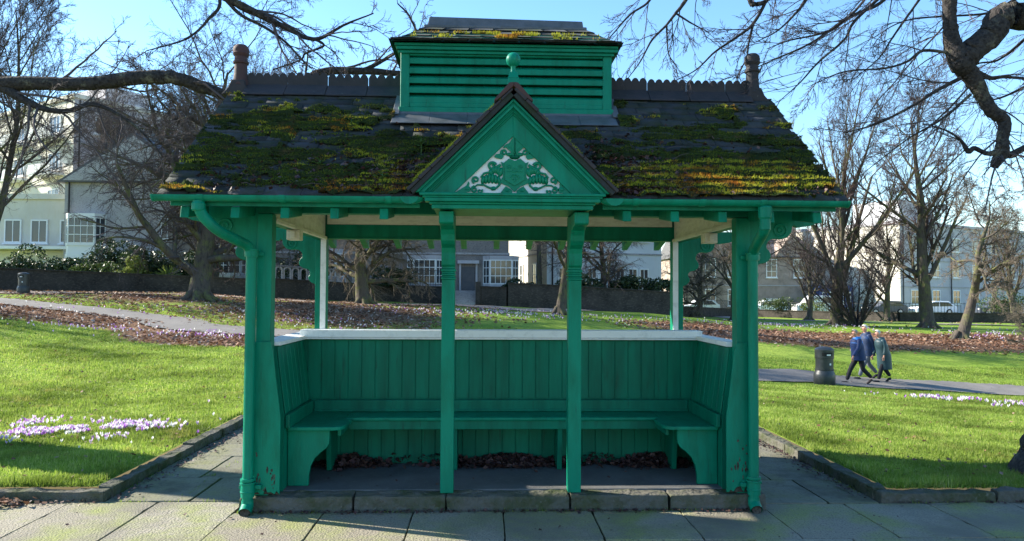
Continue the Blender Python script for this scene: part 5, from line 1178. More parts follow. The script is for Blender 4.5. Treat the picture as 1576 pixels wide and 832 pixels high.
# white corner house in the middle
x, y = corner(842, 52)
B = building('white_house', x, y, 1.6, R_(14), 8.9, 9, 7.4, 'whitewall', 'white rendered house with small balcony seen through the right bay of the shelter', roof='hip', rh=2.2)
mb = MB(); mb.box(-.02, -.001, 0, 9, -2.2, 7.4); mb.build('sunlit_side_tint', M['creamwall'], B)  # warm cream sheet that paints sun on the side of the white house
for k, xx in enumerate((.8, 3.0, 5.2, 6.2, 7.1)):
    window(B, xx, -.04, .4, .75, 1.5, (2, 2)); window(B, xx, -.04, 3.9, .75, 1.5, (2, 2))
window(B, -.05, 3.2, .6, .9, 1.7, (2, 2), R_(-90)); window(B, -.05, 6.5, .6, .9, 1.7, (2, 2), R_(-90))
mb = MB(); mb.box(4.7, 8.1, -.85, -.03, .0, .12); o = mb.build('balcony', M['stonedark'], B)
mb = MB(); mb.box(4.7, 8.1, -.85, -.82, .95, 1.0)
for i in range(18): mb.box(4.72+i*.198, 4.74+i*.198, -.845, -.825, .12, .95)
mb.build('railing', M['iron'], o)
x, y = corner(746, 57)
B = building('cream_house', x, y, 1.2, R_(30), 6, 14, 8.5, 'creamwall', 'sunlit cream wall of a house between the stone terrace and the white house', roof='hip', rh=2.4)
x, y = corner(842, 57)
B.location = (x, y, 1.2); B.rotation_euler.z = R_(38)
for zz in (1.0, 4.2):
    for yy in (3, 7, 11): window(B, -.05, yy, zz, 1.0, 1.7, (2, 2), R_(-90))
# right: stone villa
x, y = corner(1052, 86)
B = building('stone_villa', x, y, -.2, R_(2), 16.0, 10, 6.4, 'stonewarm', 'brownish stone villa with gables and tall pale windows behind the parked vans', roof='gablex', rh=2.8)
k = 86/1138
for xx in (1086, 1122, 1184, 1228): window(B, (xx-1052)*k, -.04, 3.9, 1.3, 2.2, (2, 3))
for xx in (1086, 1122): window(B, (xx-1052)*k, -.04, .5, 1.3, 2.0, (2, 3))
window(B, (1182-1052)*k, -.04, -.1, 1.6, 1.5, (3, 1))
for g0 in (2.0, 11.0):
    mb = MB(); mb.prism([(g0, 6.41), (g0+2.1, 9.2), (g0+4.2, 6.41)], 'y', -.25, 4.5); mb.build('gable', M['stonewarm'], B)
for xx in (1.0, 8.5, 15.2): chimney(B, xx, 5, 9.4, 1.2, 1.3, 'stonewarm', 4)
mb = MB(); mb.box(15.0, 19.0, -3.0, -.2, -1, 3.0); o = mb.build('shopfront', M['bluepaint'], B)
mb = MB(); mb.box(15.3, 18.7, -3.06, -3.005, 2.1, 2.25); mb.box(15.3, 18.7, -3.06, -3.005, .3, .4)
for i in range(5): mb.box(15.3+i*.83, 15.38+i*.83, -3.05, -3.004, .4, 2.1)
mb.build('shopfront_frame', M['sash'], o)
# pale corner building and long grey block
x, y = corner(1386, 80)
B = building('corner_block', x, y, -.3, R_(27), 42, 15, 9.9, 'greyrender', 'long pale grey block with sunlit cream end wall behind the right hand trees', side_m='greyrender')
mb = MB(); mb.box(-.03, -.001, 0, 15, -2, 9.9); mb.build('sunlit_side_tint', M['creamwall'], B)  # end wall sheet, its cream paints the sun against the shaded grey front
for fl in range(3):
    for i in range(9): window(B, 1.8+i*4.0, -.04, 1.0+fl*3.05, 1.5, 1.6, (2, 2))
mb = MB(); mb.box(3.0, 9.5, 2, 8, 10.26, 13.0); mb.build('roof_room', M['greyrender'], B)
mb = MB(); mb.box(2.97, 2.999, 2, 8, 10.26, 13.0); mb.build('roof_room_sunlit_tint', M['whitewall'], B)  # white sheet painting sunlight on the left side of the grey roof room
x, y = corner(1270, 120)
B = building('far_terrace', x, y, -.5, R_(8), 26, 10, 8, 'stonegrey', 'far grey terrace glimpsed in the gap right of the stone villa', roof='gablex', rh=2.6)
for i in range(6): window(B, 1.5+i*4, -.04, 1.2, 1.4, 1.8, (2, 2)); window(B, 1.5+i*4, -.04, 4.6, 1.4, 1.8, (2, 2))
for xx in (2, 12, 22): chimney(B, xx, 5, 10.2)
# street in front of the right hand houses
fast('street', [(18, 62.5, -.12), (75, 62.5, -.30), (75, 69, -.30), (14, 69, -.12)], np.array([[0, 1, 2, 3]]), M['asphalt'], kind='structure')

# ------------------------------------------------------------------ garden walls, railings, hedge
def run_wall(name, pts, h, t, m, label, cap=True, cat='garden wall', copn=.06):
    e = empty(name, pts[0], label=label, cat=cat); mb = MB(); mc = MB(); o = Vector(pts[0])
    for i in range(len(pts)-1):
        a, b = Vector(pts[i])-o, Vector(pts[i+1])-o; n = max(1, int((b-a).length/3))
        for k in range(n):
            p, q = a.lerp(b, k/n), a.lerp(b, (k+1)/n); d = (q-p); d.z = 0; d.normalize(); s = Vector((-d.y, d.x, 0))*t/2
            V = [p-s+Vector((0, 0, -.6)), q-s+Vector((0, 0, -.6)), q+s+Vector((0, 0, -.6)), p+s+Vector((0, 0, -.6)), p-s+Vector((0, 0, h)), q-s+Vector((0, 0, h)), q+s+Vector((0, 0, h)), p+s+Vector((0, 0, h))]
            f = [(0, 1, 2, 3), (4, 5, 6, 7), (0, 1, 5, 4), (2, 3, 7, 6)]+([(3, 0, 4, 7)] if k == 0 and i == 0 else [])+([(1, 2, 6, 5)] if k == n-1 and i == len(pts)-2 else [])
            mb.add(V, f)
            if cap:
                s2 = s*1.35; V = [p-s2+Vector((0, 0, h+.002)), q-s2+Vector((0, 0, h+.002)), q+s2+Vector((0, 0, h+.002)), p+s2+Vector((0, 0, h+.002)), p-s2+Vector((0, 0, h+copn)), q-s2+Vector((0, 0, h+copn)), q+s2+Vector((0, 0, h+copn)), p+s2+Vector((0, 0, h+copn))]; mc.add(V, f)
    mb.build('masonry', M[m], e)
    if cap: mc.build('coping', M['wall'], e)
    return e
def gp(px, py, dz=0): p = hit(px, py); p.z += dz; return p
WL = [gp(-160, 444), gp(0, 446), gp(190, 450), gp(385, 458)]
for p in WL: p.y += 1.6
run_wall('garden_wall', WL, .95, .35, 'wall', 'low dark stone wall along the far path below the hedge at the left')
WC = [Vector((WL[-1].x+.3, WL[-1].y, WL[-1].z)), gp(560, 464), gp(697, 468)]
for p in WC[1:]: p.y += 1.4
run_wall('garden_wall', WC, 1.0, .35, 'wall', 'dark stone wall with an arched balustrade on it, seen through the left bay')
WR = [at(782, 467, 42), at(900, 471, 42), at(1034, 477, 42)]
for p in WR: p.z = Hy(p.x, p.y)
run_wall('garden_wall', WR, 1.30, .35, 'wall', 'tall dark wall with creeper on top below the white house')
WF = [Vector((WR[-1].x+.4, WR[-1].y+12, .2)), gp(1165, 488), gp(1300, 493), gp(1420, 496), gp(1700, 500)]
for i, p in enumerate(WF[1:]): p.y = max(p.y, 0)+3
run_wall('park_wall', WF, .62, .3, 'wall', 'long low dark wall bounding the park at the right in front of the parked vehicles')
# arched balustrade, iron railings
def between(P, n):
    out_ = []; L = [0]
    for i in range(len(P)-1): L.append(L[-1]+(P[i+1]-P[i]).length)
    for k in range(n):
        d = L[-1]*(k+.5)/n; i = max(j for j in range(len(L)) if L[j] <= d); i = min(i, len(P)-2); t = (d-L[i])/(L[i+1]-L[i]); out_.append((P[i].lerp(P[i+1], t), (P[i+1]-P[i]).normalized()))
    return out_
e = empty('balustrade', WC[0], label='arched stone balustrade standing on the dark garden wall, left bay', cat='balustrade')
mb = MB(); ca = WC[0]
for p, d in between(WC[:2], 13):
    p = p-ca+Vector((0, 0, 1.065)); a = math.atan2(d.y, d.x); Mx = Matrix.Translation(p) @ Matrix.Rotation(a, 4, 'Z')
    mb.tube([tuple(Mx @ Vector((.2*math.cos(t), 0, .45+.2*math.sin(t)))) for t in np.linspace(math.pi, 0, 9)], .055, 6); 
    for sx in (-.2, .2): mb.tube([tuple(Mx @ Vector((sx, 0, 0))), tuple(Mx @ Vector((sx, 0, .45)))], .055, 6)
mb.build('arches', M['stonegrey'], e)
mb = MB(); a, b = WC[0]-ca, WC[1]-ca; mb.tube([a+Vector((0, 0, 1.76)), b+Vector((0, 0, 1.76))], .07, 4); mb.build('rail', M['stonedark'], e)
def railing(pts, h, n, label, z0=0, m='iron'):
    e = empty('railing', pts[0], label=label, cat='railing'); mb = MB(); o = pts[0]
    for p, d in between(pts, n): q = p-o; mb.tube([q+Vector((0, 0, z0)), q+Vector((0, 0, z0+h+.08))], .016, 4)
    mb.build('bars', M[m], e); mb = MB()
    for i in range(len(pts)-1):
        for zz in (.12, h): mb.tube([pts[i]-o+Vector((0, 0, z0+zz)), pts[i+1]-o+Vector((0, 0, z0+zz))], .022, 4)
    mb.build('rails', M[m], e)
railing([WC[1]+Vector((0, .1, 0)), WC[2]+Vector((0, .1, 0))], .95, 34, 'black iron railing on the garden wall between the two shelter pillars', 1.07)
railing([WF[0]+Vector((0, .5, 0)), WF[1]+Vector((0, .5, 0)), WF[2]+Vector((0, .5, 0)), WF[3]+Vector((0, .5, 0)), WF[4]+Vector((0, .5, 0))], 1.35, 210, 'thin dark park railing behind the low wall at the right')
railing([Vector((WL[2].x+4.5, WL[2].y+.9, WL[2].z)), Vector((WL[3].x, WL[3].y+.9, WL[3].z))], 1.9, 30, 'tall iron railing behind the wall right of the big drooping tree')
# steps with a gate
S0 = gp(713, 470); S0.y += 1.5
e = empty('garden_steps', S0, label='dark stone garden steps through the wall between the two pillars', cat='steps')
mb = MB()
for i in range(5): mb.box(-.65, .65, i*.3, i*.3+.35 if i < 4 else 3.0, -.4, .17*(i+1))
mb.build('treads', M['stonegrey'], e); mb = MB(); mb.box(-.95, -.66, -.1, 1.6, -.4, 1.35); mb.box(.66, .95, -.1, 1.6, -.4, 1.35); mb.build('gate_pier', M['wall'], e)
a = S0+Vector((.98, .12, 0)); b = WR[0]
run_wall('garden_wall', [a, Vector((b.x-.05, b.y, b.z))], 1.05, .35, 'wall', 'short piece of dark wall right of the garden steps')
# leafy shrubs
def foliage(name, loc, rx, ry, rz_, n, leaf, m, label, cat='shrub', group=None, lumps=9, seed=0, spiky=False):
    r = np.random.default_rng(seed); e = empty(name, loc, label=label, cat=cat, group=group)
    c = r.normal(0, .5, (lumps, 3))*np.array([rx, ry, rz_*.55]); c[:, 2] = np.abs(c[:, 2])+rz_*.35; rad = r.uniform(.3, .55, lumps)*min(rx, rz_)
    i = r.integers(0, lumps, n); d = nrm(r.normal(size=(n, 3))); P = c[i]+d*(rad[i]*r.uniform(.55, 1.05, n)**.5)[:, None]*np.array([1.15, 1, .95]); P = P[P[:, 2] > -.05]
    N = len(P); a = nrm(r.normal(size=(N, 3))); b = nrm(np.cross(a, r.normal(size=(N, 3)))); s = (leaf*r.uniform(.6, 1.4, N))[:, None]
    V = np.stack([P-a*s, P-b*s*.5, P+a*s, P+b*s*.5], 1).reshape(-1, 3); fast('foliage', V, np.arange(N*4).reshape(-1, 4), m, e)
    mb = MB()
    for k in range(min(lumps, 7)): mb.tube([(c[k][0]*.15, c[k][1]*.15, -.2), (c[k][0]*.6, c[k][1]*.6, c[k][2]*.5), tuple(c[k])], [.05, .035, .015], 5)
    mb.build('stems', M['bark'], e); return e
M['darkleafy'] = mat('evergreen_leaf', rough=.5, spec=.4, island=[(.015, .03, .012), (.03, .055, .02), (.022, .045, .015), (.045, .07, .025)], trans=.2)
M['brightleafy'] = mat('yellow_green_leaf', rough=.5, spec=.4, island=[(.12, .17, .03), (.20, .24, .05), (.16, .20, .04), (.26, .28, .08)], trans=.35)
M['midleafy'] = mat('mid_green_leaf', rough=.5, spec=.4, island=[(.04, .07, .02), (.07, .10, .03), (.05, .085, .02)], trans=.25)
hw = [('dark evergreen shrub at the far left end of the hedge', -60, 2.6), ('broad dark laurel behind the wall at the left edge', 0, 2.4), ('dark rounded shrub above the left litter bin', 40, 2.2), ('dark shrub in front of the white bay windows', 85, 2.0), ('low dark shrub left of the bright yellow bush', 125, 2.2), ('tall dark conifer-like shrub behind the bright yellow bush', 178, 3.6), ('dark shrub right of the bright yellow bush', 232, 3.2), ('dark shrub just left of the big drooping trunk', 282, 2.9)]
for i, (lb, px, hh) in enumerate(hw):
    p = at(px, 446, 43+.3*(i % 3)); p.z = 1.7
    foliage('hedge_shrub', p, 1.5, .9, hh*.72, 5200, .085, M['darkleafy'], lb, group='dark shrubs of the garden hedge', seed=60+i, lumps=12)
p = at(200, 430, 41.9); p.z = 1.9; foliage('yellow_bush', p, 1.0, .7, 1.55, 4200, .075, M['brightleafy'], 'round bright yellow-green bush behind the left garden wall', seed=81)
p = at(150, 432, 42); p.z = 1.9; foliage('shrub', p, 1.1, .7, 1.2, 2600, .08, M['midleafy'], 'mid green shrub left of the bright yellow bush', seed=82)
p = at(128, 432, 41.9); p.z = 1.9; foliage('shrub', p, .5, .5, 1.2, 900, .07, M['brightleafy'], 'small bright shrub below the white bay windows', seed=83)
p = at(258, 440, 41.9); p.z = 2.1
e = empty('spiky_plant', p, label='pale spiky cordyline left of the drooping tree', cat='plant'); mb = MB()
for i in range(70):
    a = random.uniform(0, 6.28); el = random.uniform(.2, 1.5); d = Vector((math.cos(a)*math.cos(el), math.sin(a)*math.cos(el), math.sin(el))); s = d.orthogonal().normalized()*.04
    mb.add([Vector((0, 0, .2))-s, Vector((0, 0, .2))+s, d*.5+Vector((0, 0, .25))+s*.8, d*.95+Vector((0, 0, .1)), d*.5+Vector((0, 0, .25))-s*.8], [(0, 1, 2, 3, 4)])
mb.build('leaves', M['brightleafy'], e); mb = MB(); mb.tube([(0, 0, -.5), (0, 0, .25)], .09, 8); mb.build('stem', M['bark'], e)
for i, (lb, px, py, Z, rx, hh, mm, nn) in enumerate((
    ('dark creeper heap on the tall wall left of the white house balcony', 880, 452, 42.3, 1.6, .9, 'darkleafy', 3000), ('dark creeper heap on the tall wall under the white house balcony', 960, 450, 42.6, 1.7, .8, 'darkleafy', 3000), ('dark creeper on the right end of the tall wall', 1015, 452, 42.8, 1.1, .8, 'darkleafy', 2200),
    ('dark shrub at the foot of the sunlit cream wall', 800, 455, 43, 1.2, .8, 'darkleafy', 2000), ('dark shrub under the left bay window of the stone terrace', 612, 440, 44.5, 1.3, 1.2, 'darkleafy', 2400), ('dark shrub behind the balustrade at the left', 470, 436, 44.5, 1.8, 1.8, 'darkleafy', 3400),
    ('tawny bush in front of the parked white van', 1252, 482, 66, 1.3, 1.1, 'brightleafy', 900), ('brown-green bush at the left of the parked white van', 1205, 478, 66, 1.7, 1.2, 'midleafy', 1500), ('low green bush at the right edge behind the low wall', 1545, 486, 62, 3, 1.9, 'midleafy', 3000))):
    p = at(px, py, Z); foliage('shrub', p, rx, .8, hh, nn, .08, M[mm], lb, seed=90+i)

# ------------------------------------------------------------------ street things
M['carwhite'] = mat('white_car_paint', (.80, .81, .82), .3, .6); M['tyre'] = mat('tyre_rubber', (.02, .02, .02), .8, .2); M['rim'] = mat('wheel_rim', (.4, .4, .42), .35, .6, metal=.6); M['cardark'] = mat('dark_car_paint', (.05, .06, .08), .3, .6)
M['redlamp'] = mat('red_lamp_lens', (.35, .02, .02), .3, .5); M['clearlamp'] = mat('clear_lamp_lens', (.7, .7, .68), .15, .6)
def vehicle(name, loc, rz, L, H, W_, prof, glass, m, label, cat):
    e = empty(name, loc, rz, label=label, cat=cat); mb = MB(); mb.prism([(x*L, z*H) for x, z in prof], 'y', -W_/2, W_/2); mb.build('body', M[m], e, bevel=.09, seg=3)
    for k, g in enumerate(glass):
        mb = MB()
        for s in (-1, 1): mb.prism([(x*L, z*H) for x, z in g], 'y', s*(W_/2+.002), s*(W_/2+.012))
        mb.build('side_window', M['glass'], e)
    for x in (.19, .80):
        for s in (-1, 1):
            r = .31; Mx = Matrix.Translation((x*L, s*(W_/2-.06), r)) @ Matrix.Rotation(R_(90), 4, 'X')
            mb = MB(); mb.lathe([(.2, -.10), (r-.02, -.10), (r, -.07), (r, .07), (r-.02, .10), (.2, .10)], (0, 0, 0), 20, M=Mx); w = mb.build('wheel', M['tyre'], e)
            mb = MB(); mb.lathe([(.19, -.108), (.19, .108)], (0, 0, 0), 16, M=Mx); mb.build('rim', M['rim'], w)
    for s in (-1, 1):
        mb = MB(); mb.box(.0, .05, s*W_*.36-.12, s*W_*.36+.12, H*.42, H*.5); mb.build('headlight', M['clearlamp'], e, bevel=.02)
        mb = MB(); mb.box(L-.05, L+.005, s*W_*.42-.08, s*W_*.42+.08, H*.42, H*.56); mb.build('tail_light', M['redlamp'], e, bevel=.02)
    return e
VAN = [(0, .14), (0, .40), (.04, .47), (.20, .56), (.34, .95), (.40, 1.0), (.97, 1.0), (1, .93), (1, .14)]
CAR = [(0, .18), (0, .45), (.05, .54), (.27, .60), (.40, .96), (.48, 1.0), (.80, .98), (.96, .66), (1, .6), (1, .18)]
p = at(1222, 470, 79); vehicle('parked_van', (p.x, p.y, -.35), R_(-4), 4.6, 1.95, 1.8, VAN, [[(.22, .57), (.34, .90), (.40, .90), (.40, .57)], [(.60, .60), (.60, .90), (.95, .90), (.95, .60)]], 'carwhite', 'white panel van parked behind the low park wall', 'van')
for px, Z, ln, m, lb in ((1150, 79, 4.1, 'carwhite', 'white parked car just left of the white van'), (1404, 76, 4.2, 'carwhite', 'white parked car partly hidden by the second tree from the right'), (1330, 77, 4.2, 'cardark', 'dark parked car behind the many stemmed bush'), (1046, 80, 4.2, 'carwhite', 'white parked car right of the tall dark wall'), (1500, 74, 4.3, 'cardark', 'dark parked car behind the crooked tree')):
    p = at(px, 470, Z); vehicle('parked_car', (p.x, p.y, -.35), R_(-3), ln, 1.45, 1.75, CAR, [[(.30, .61), (.41, .90), (.55, .92), (.55, .61)], [(.57, .61), (.57, .92), (.78, .90), (.90, .63)]], m, lb, 'car')
# litter bins
M['bindark'] = mat('bin_plastic', (.028, .032, .034), .42, .45, noise=(10, (.045, .048, .048), .45, .7))
M['sticker'] = mat('white_sticker', (.7, .7, .7), .5)
def bin_(loc, s, label):
    e = empty('litter_bin', loc, R_(-10), label=label, cat='bin'); r = .30
    mb = MB(); mb.lathe([(r*.98, 0), (r*1.02, .02), (r*1.02, .30), (r*.98, .34), (r*.88, .42), (r*.86, .44)], n=28); mb.build('base', M['bindark'], e, smooth=True)
    mb = MB(); mb.lathe([(r*.84, .441), (r*.84, .78), (r*.88, .785), (r*.88, .80)], n=28); mb.build('body', M['bindark'], e, smooth=True)
    mb = MB(); mb.lathe([(r*.90, .445), (r*.90, .47)], n=28); mb.lathe([(r*.90, .80), (r*.90, .825)], n=28); mb.build('band', M['black'], e, smooth=True)
    mb = MB(); mb.lathe([(r*.90, .826), (r*.90, 1.02), (r*.93, 1.03), (r*.92, 1.06), (r*.70, 1.11), (r*.3, 1.14), (.001, 1.145)], n=28); hd = mb.build('hood', M['bindark'], e, smooth=True)
    mb = MB(); mb.prism([(r*.895*math.sin(t)*1.012, -r*.895*math.cos(t)*1.012) for t in np.linspace(-.5, .7, 10)]+[(r*.85*math.sin(t), -r*.85*math.cos(t)) for t in np.linspace(.7, -.5, 10)], 'z', .87, .98); mb.build('aperture', M['tyre'], hd)
    mb = MB(); mb.prism([(r*.90*math.sin(t)*1.022, -r*.90*math.cos(t)*1.022) for t in np.linspace(.0, .45, 6)]+[(r*.88*math.sin(t), -r*.88*math.cos(t)) for t in np.linspace(.45, 0, 6)], 'z', .885, .925); mb.build('sticker', M['sticker'], hd)
    mb = MB(); mb.prism([(r*.845*math.sin(t)*1.012, -r*.845*math.cos(t)*1.012) for t in np.linspace(.35, .55, 4)]+[(r*.8*math.sin(t), -r*.8*math.cos(t)) for t in np.linspace(.55, .35, 4)], 'z', .60, .66); mb.build('badge', M['sticker'], e)
    e.scale = (s, s, s); return e
p = hit(1269, 592); bin_(p, 1.12*(p.y-CY)/24.0*.98, 'black round litter bin by the path just left of the walkers')
p = hit(36, 452); bin_(p, .72, 'small dark litter bin in front of the garden wall at the far left')
# wooden post, white board
p = hit(1368, 500); p.y += 6; p.z = Hy(p.x, p.y)
mb = MB(); mb.box(-.10, .10, -.10, .10, -.3, 1.45); mb.box(-.13, .13, -.13, .13, 1.45, 1.5); M['post'] = mat('weathered_post', (.30, .27, .20), .9, .1, noise=(5, (.2, .2, .1), .4, .7))
o = mb.build('wooden_post', M['post'], bevel=.01); o.location = p; tag(o, 'pale square wooden post behind the many stemmed bush', 'post')
p = at(1033, 474, 42); mb = MB(); mb.box(-.16, .16, -.03, .03, -.0, .72); mb.box(-.04, .04, .031, .08, -1.2, .6); o = mb.build('notice_board', M['sash'], bevel=.02); o.location = (p.x, p.y, p.z-.1); tag(o, 'small blank white board at the right end of the tall dark wall', 'sign')
# ------------------------------------------------------------------ people
M['skin'] = mat('skin', (.50, .25, .18), .55, .3); M['whitehair'] = mat('white_hair', (.48, .46, .43), .8, .2, bump=(90, .6, .01)); M['greyhair'] = mat('pale_grey_hair', (.30, .25, .21), .8, .2, bump=(90, .6, .01))
M['bluecoat'] = mat('blue_jacket', (.010, .03, .11), .6, .3, noise=(7, (.008, .02, .07), .45, .7)); M['navycoat'] = mat('navy_jacket', (.02, .035, .08), .6, .3, noise=(7, (.012, .05, .16), .5, .7))
M['brightblue'] = mat('bright_blue_yoke', (.02, .18, .55), .55, .3); M['tealcoat'] = mat('teal_padded_coat', (.022, .05, .062), .5, .35, noise=(6, (.03, .07, .08), .45, .7))
M['trouser'] = mat('dark_trousers', (.018, .019, .024), .8, .2); M['jeans'] = mat('grey_trousers', (.16, .17, .20), .85, .15); M['shoe'] = mat('brown_shoe', (.035, .022, .02), .6, .3); M['eye'] = mat('eye', (.02, .02, .02), .3, .5); M['lip'] = mat('lips', (.42, .18, .15), .5)
def skin(name, J, E, m, parent, sub=2):
    me = bpy.data.meshes.new(name); me.from_pydata([tuple(j[0]) for j in J], E, []); o = bpy.data.objects.new(name, me); COL.objects.link(o)
    md = o.modifiers.new('s', 'SKIN'); md.use_smooth_shade = True
    if not len(me.skin_vertices): me.skin_vertices.new(name='')
    for i, j in enumerate(J):
        r = j[1]; r = r if isinstance(r, tuple) else (r, r); v = me.skin_vertices[0].data[i]; v.radius = r; v.use_root = (i == 0)
    sb = o.modifiers.new('u', 'SUBSURF'); sb.levels = sub; sb.render_levels = sub
    bpy.context.view_layer.update(); dg = bpy.context.evaluated_depsgraph_get()
    nm = bpy.data.meshes.new_from_object(o.evaluated_get(dg)); bpy.data.objects.remove(o)
    nm.name = name; nm.materials.clear(); return link(name, nm, M[m], parent, smooth=True)
def person(loc, rz, label, H=1.68, stride=.32, coat='bluecoat', long=False, hair='whitehair', legs='trouser', lean=.06, armsw=.35, yoke=None, phase=1, head_pitch=.1):
    """faces local -x; y is across the body"""
    e = empty('person', loc, rz, label=label, cat='person'); k = H/1.68
    V = lambda x, y, z: Vector((x, y, z))*k
    hip = V(0, 0, .88); ch = V(-lean, 0, 1.27); nk = V(-lean*1.5, 0, 1.42); hd = V(-lean*1.9-.02, 0, 1.56)
    ft = {}
    for s in (1, -1):
        f = stride*(s*phase)               # forward foot: negative x
        hj = V(.0, s*.085, .86)
        if f > 0: ank = V(-f, s*.08, .09); kn = V(-f*.62, s*.085, .47); toe = V(-f-.15, s*.085, .06)
        else: ank = V(-f*1.05, s*.08, .17); kn = V(-f*.22, s*.085, .47); toe = V(-f*1.05-.13, s*.085, .035)
        ft[s] = (hj, kn, ank, toe)
    # body: pelvis - spine - neck - head, legs, arms in one skin
    J = [(hip, .10*k), (V(-lean*.5, 0, 1.08), .10*k), (ch, .11*k), (nk, .052*k), (V(-lean*1.7, 0, 1.475), .05*k), (hd, (.082*k, .076*k)), (hd+V(-.005, 0, .07), (.07*k, .068*k))]
    E = [(0, 1), (1, 2), (2, 3), (3, 4), (4, 5), (5, 6)]
    for s in (1, -1):
        hj, kn, ank, toe = ft[s]; b = len(J); J += [(hj, .08*k), (kn, .05*k), (ank+V(0, 0, .05), .027*k)]; E += [(0, b), (b, b+1), (b+1, b+2)]
    arms = {}
    for s in (1, -1):
        a = -armsw*s*phase; sh = V(-lean, s*.17, 1.36); el = sh+V(-a*.26, s*.03, -.27); wr = el+V(-a*.24-.08, -s*.01, -.22); arms[s] = (sh, el, wr)
        b = len(J); J += [(sh, .042*k), (el, .034*k), (wr, .025*k)]; E += [(2, b), (b, b+1), (b+1, b+2)]
        pm = wr+V(-.015, 0, -.06); J.append((pm, (.034*k, .018*k))); E.append((b+2, b+3))
        for q in range(4):
            c = pm+V(-.03+.02*q, 0, -.035); t = c+V(-.004, -s*.006, -.03-.008*(1.5-abs(q-1.5))); u = t+V(.0, -s*.016, -.02); n = len(J); J += [(c, .0085*k), (t, .008*k), (u, .0065*k)]; E += [(b+3, n), (n, n+1), (n+1, n+2)]
        n = len(J); J += [(pm+V(-.04, 0, .005), .009*k), (pm+V(-.055, -s*.006, -.025), .008*k)]; E += [(b+3, n), (n, n+1)]
    skin('body', J, E, 'skin', e)
    # face
    fx = hd.x-.078*k
    mb = MB(); mb.add([(fx-.030*k, 0, hd.z-.012*k), (fx+.01, -.016*k, hd.z-.018*k), (fx+.01, .016*k, hd.z-.018*k), (fx+.008, 0, hd.z+.035*k)], [(0, 1, 2), (0, 2, 3), (0, 3, 1), (1, 3, 2)])
    for s in (-1, 1): mb.lathe([(.001, -.012*k), (.02*k, -.006*k), (.024*k, 0), (.02*k, .006*k), (.001, .012*k)], n=8, M=Matrix.Translation((hd.x+.005, s*.078*k, hd.z)) @ Matrix.Rotation(R_(90), 4, 'X'))
    mb.build('nose_and_ears', M['skin'], e, bevel=.003*k)
    for s in (-1, 1): mb = MB(); mb.lathe([(.001, -.009*k), (.009*k, 0), (.001, .009*k)], n=8, M=Matrix.Translation((fx+.012*k, s*.03*k, hd.z+.018*k))); mb.build('eye', M['eye'], e)
    mb = MB(); mb.box(fx-.004*k, fx+.02*k, -.024*k, .024*k, hd.z-.052*k, hd.z-.042*k); mb.build('mouth', M['lip'], e, bevel=.003*k)
    # hair cap: covers the top and back of the head
    Vh = []; F = []; n, mz = 20, 9
    for i in range(mz+1):
        ph = math.pi*.5-(math.pi*.78)*i/mz
        for j in range(n):
            t = 2*math.pi*j/n; front = max(0, -math.cos(t)); p_ = max(ph, -.1+.75*front**.7) if front > 0 else ph
            r = .091*k*(1+.06*math.sin(5*t+i)); Vh.append((hd.x+.012*k+r*math.cos(p_)*math.cos(t)*1.05, r*.93*math.cos(p_)*math.sin(t), hd.z+.045*k+r*1.0*math.sin(p_)))
    for i in range(mz):
        for j in range(n): F.append((i*n+j, i*n+(j+1) % n, (i+1)*n+(j+1) % n, (i+1)*n+j))
    mb = MB(); mb.add(Vh, F); mb.build('hair', M[hair], e, smooth=True)
    # trousers
    J = [(hip+V(0, 0, .03), (.135*k, .12*k))]; E = []
    for s in (1, -1):
        hj, kn, ank, toe = ft[s]; b = len(J); J += [(hj+V(0, 0, -.04), .098*k), (kn, .073*k), (ank+V(0, 0, .03), .058*k)]; E += [(0, b), (b, b+1), (b+1, b+2)]
    skin('trousers', J, E, legs, e)
    for s in (1, -1):
        hj, kn, ank, toe = ft[s]; skin('shoe', [(ank+V(.04, 0, -.045), .045*k), (ank+V(-.03, 0, -.04), .046*k), (toe+V(0, 0, .0), (.042*k, .032*k)), (toe+V(-.05, 0, .0), (.03*k, .025*k))], [(0, 1), (1, 2), (2, 3)], 'shoe' if legs == 'trouser' and not long else 'trouser', e, 1)
    # coat: loft of elliptical rings with a clean hem and collar
    def loft(rings, n=24):
        V_ = []; F = []
        for (c, rx, ry, wv) in rings:
            for j in range(n): t = 2*math.pi*j/n; V_.append((c.x+rx*k*math.cos(t)*(1+wv*math.sin(3*t)), c.y+ry*k*math.sin(t), c.z))
        for i in range(len(rings)-1):
            for j in range(n): F.append((i*n+j, i*n+(j+1) % n, (i+1)*n+(j+1) % n, (i+1)*n+j))
        F.append(tuple(range(n))); F.append(tuple((len(rings)-1)*n+i for i in range(n))[::-1]); m_ = MB(); m_.add(V_, F); return m_
    zh = .44 if long else .74
    rg = []
    N = 26 if long else 12
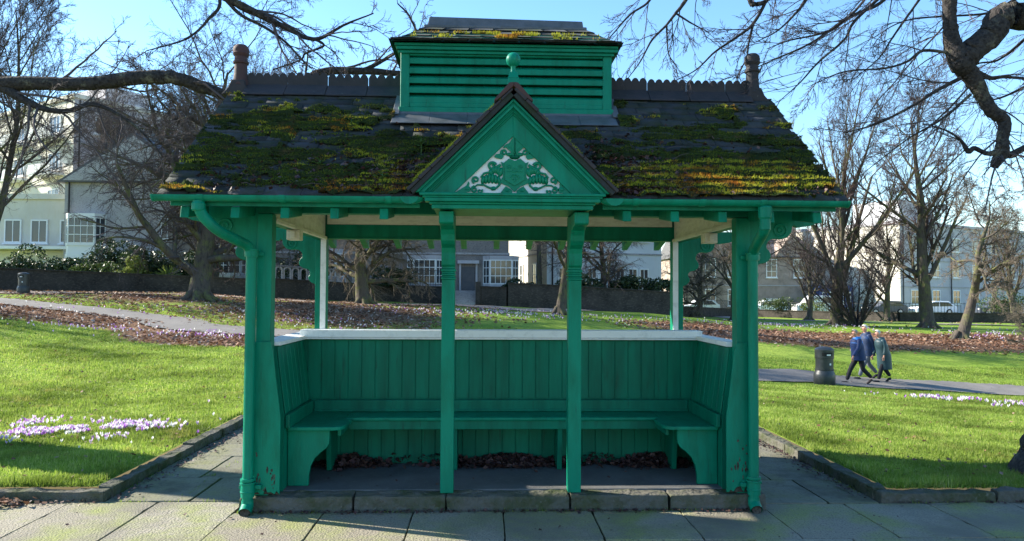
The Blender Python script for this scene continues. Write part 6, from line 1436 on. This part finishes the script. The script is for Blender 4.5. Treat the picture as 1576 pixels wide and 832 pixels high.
    for i in range(N+1):
        t = i/N; z = zh+(1.40-zh)*t; body = np.interp(z, [zh, .9, 1.05, 1.2, 1.33, 1.38, 1.40], [.185 if long else .185, .185, .165, .165, .135, .10, .07]); yy = np.interp(z, [zh, .9, 1.05, 1.2, 1.33, 1.38, 1.40], [.20 if long else .20, .20, .19, .205, .19, .12, .08])
        puff = 1+(.035*abs(math.sin(t*math.pi*13)) if long else 0)
        xx = np.interp(z, [.44, .88, 1.27, 1.42], [.03, .0, -lean, -lean*1.4]); rg.append((V(xx, 0, z), body*puff*1.12, yy*puff*1.08, .02))
    loft(rg).build('coat', M[coat], e, smooth=True)
    for s in (1, -1):
        sh, el, wr = arms[s]; skin('sleeve', [(V(-lean, s*.10, 1.345), .088*k), (sh+V(0, -s*.01, -.01), .088*k), (sh.lerp(el, .5), .074*k), (el, .066*k), (wr+V(0, 0, .01), .052*k)], [(0, 1), (1, 2), (2, 3), (3, 4)], coat, e)
    mb = loft([(V(-lean*1.2+.02, 0, 1.37), .105, .13, 0), (V(-lean*1.2+.035, 0, 1.42), .115, .12, 0), (V(-lean*1.2+.04, 0, 1.46), .095, .10, 0)]); mb.build('hood', M[yoke or coat], e, smooth=True)
    if yoke:
        mb = loft([(V(-lean, 0, 1.27), .17, .212, .0), (V(-lean, 0, 1.335), .14, .197, .0), (V(-lean*1.2, 0, 1.395), .09, .115, 0)]); mb.build('yoke', M[yoke], e, smooth=True)
    return e
p = hit(1322, 591); sc = (p.y-CY)/1138*86/1.70
person(p, R_(8), 'walker in a bright blue and navy jacket and dark trousers nearest the litter bin', H=1.68*sc, stride=.36, coat='bluecoat', yoke='brightblue', legs='trouser', hair='greyhair', lean=.07)
p2 = hit(1336, 584); person(p2, R_(5), 'white haired walker in dark blue jacket and grey trousers, middle one of three', H=1.70*sc*1.03, stride=.33, coat='navycoat', legs='jeans', hair='whitehair', lean=.05, phase=-1)
p3 = hit(1361, 589); person(p3, R_(3), 'walker in a long teal padded coat, last of the three on the path', H=1.66*sc, stride=.24, coat='tealcoat', long=True, hair='whitehair', legs='trouser', lean=.11, phase=-1, armsw=.15)
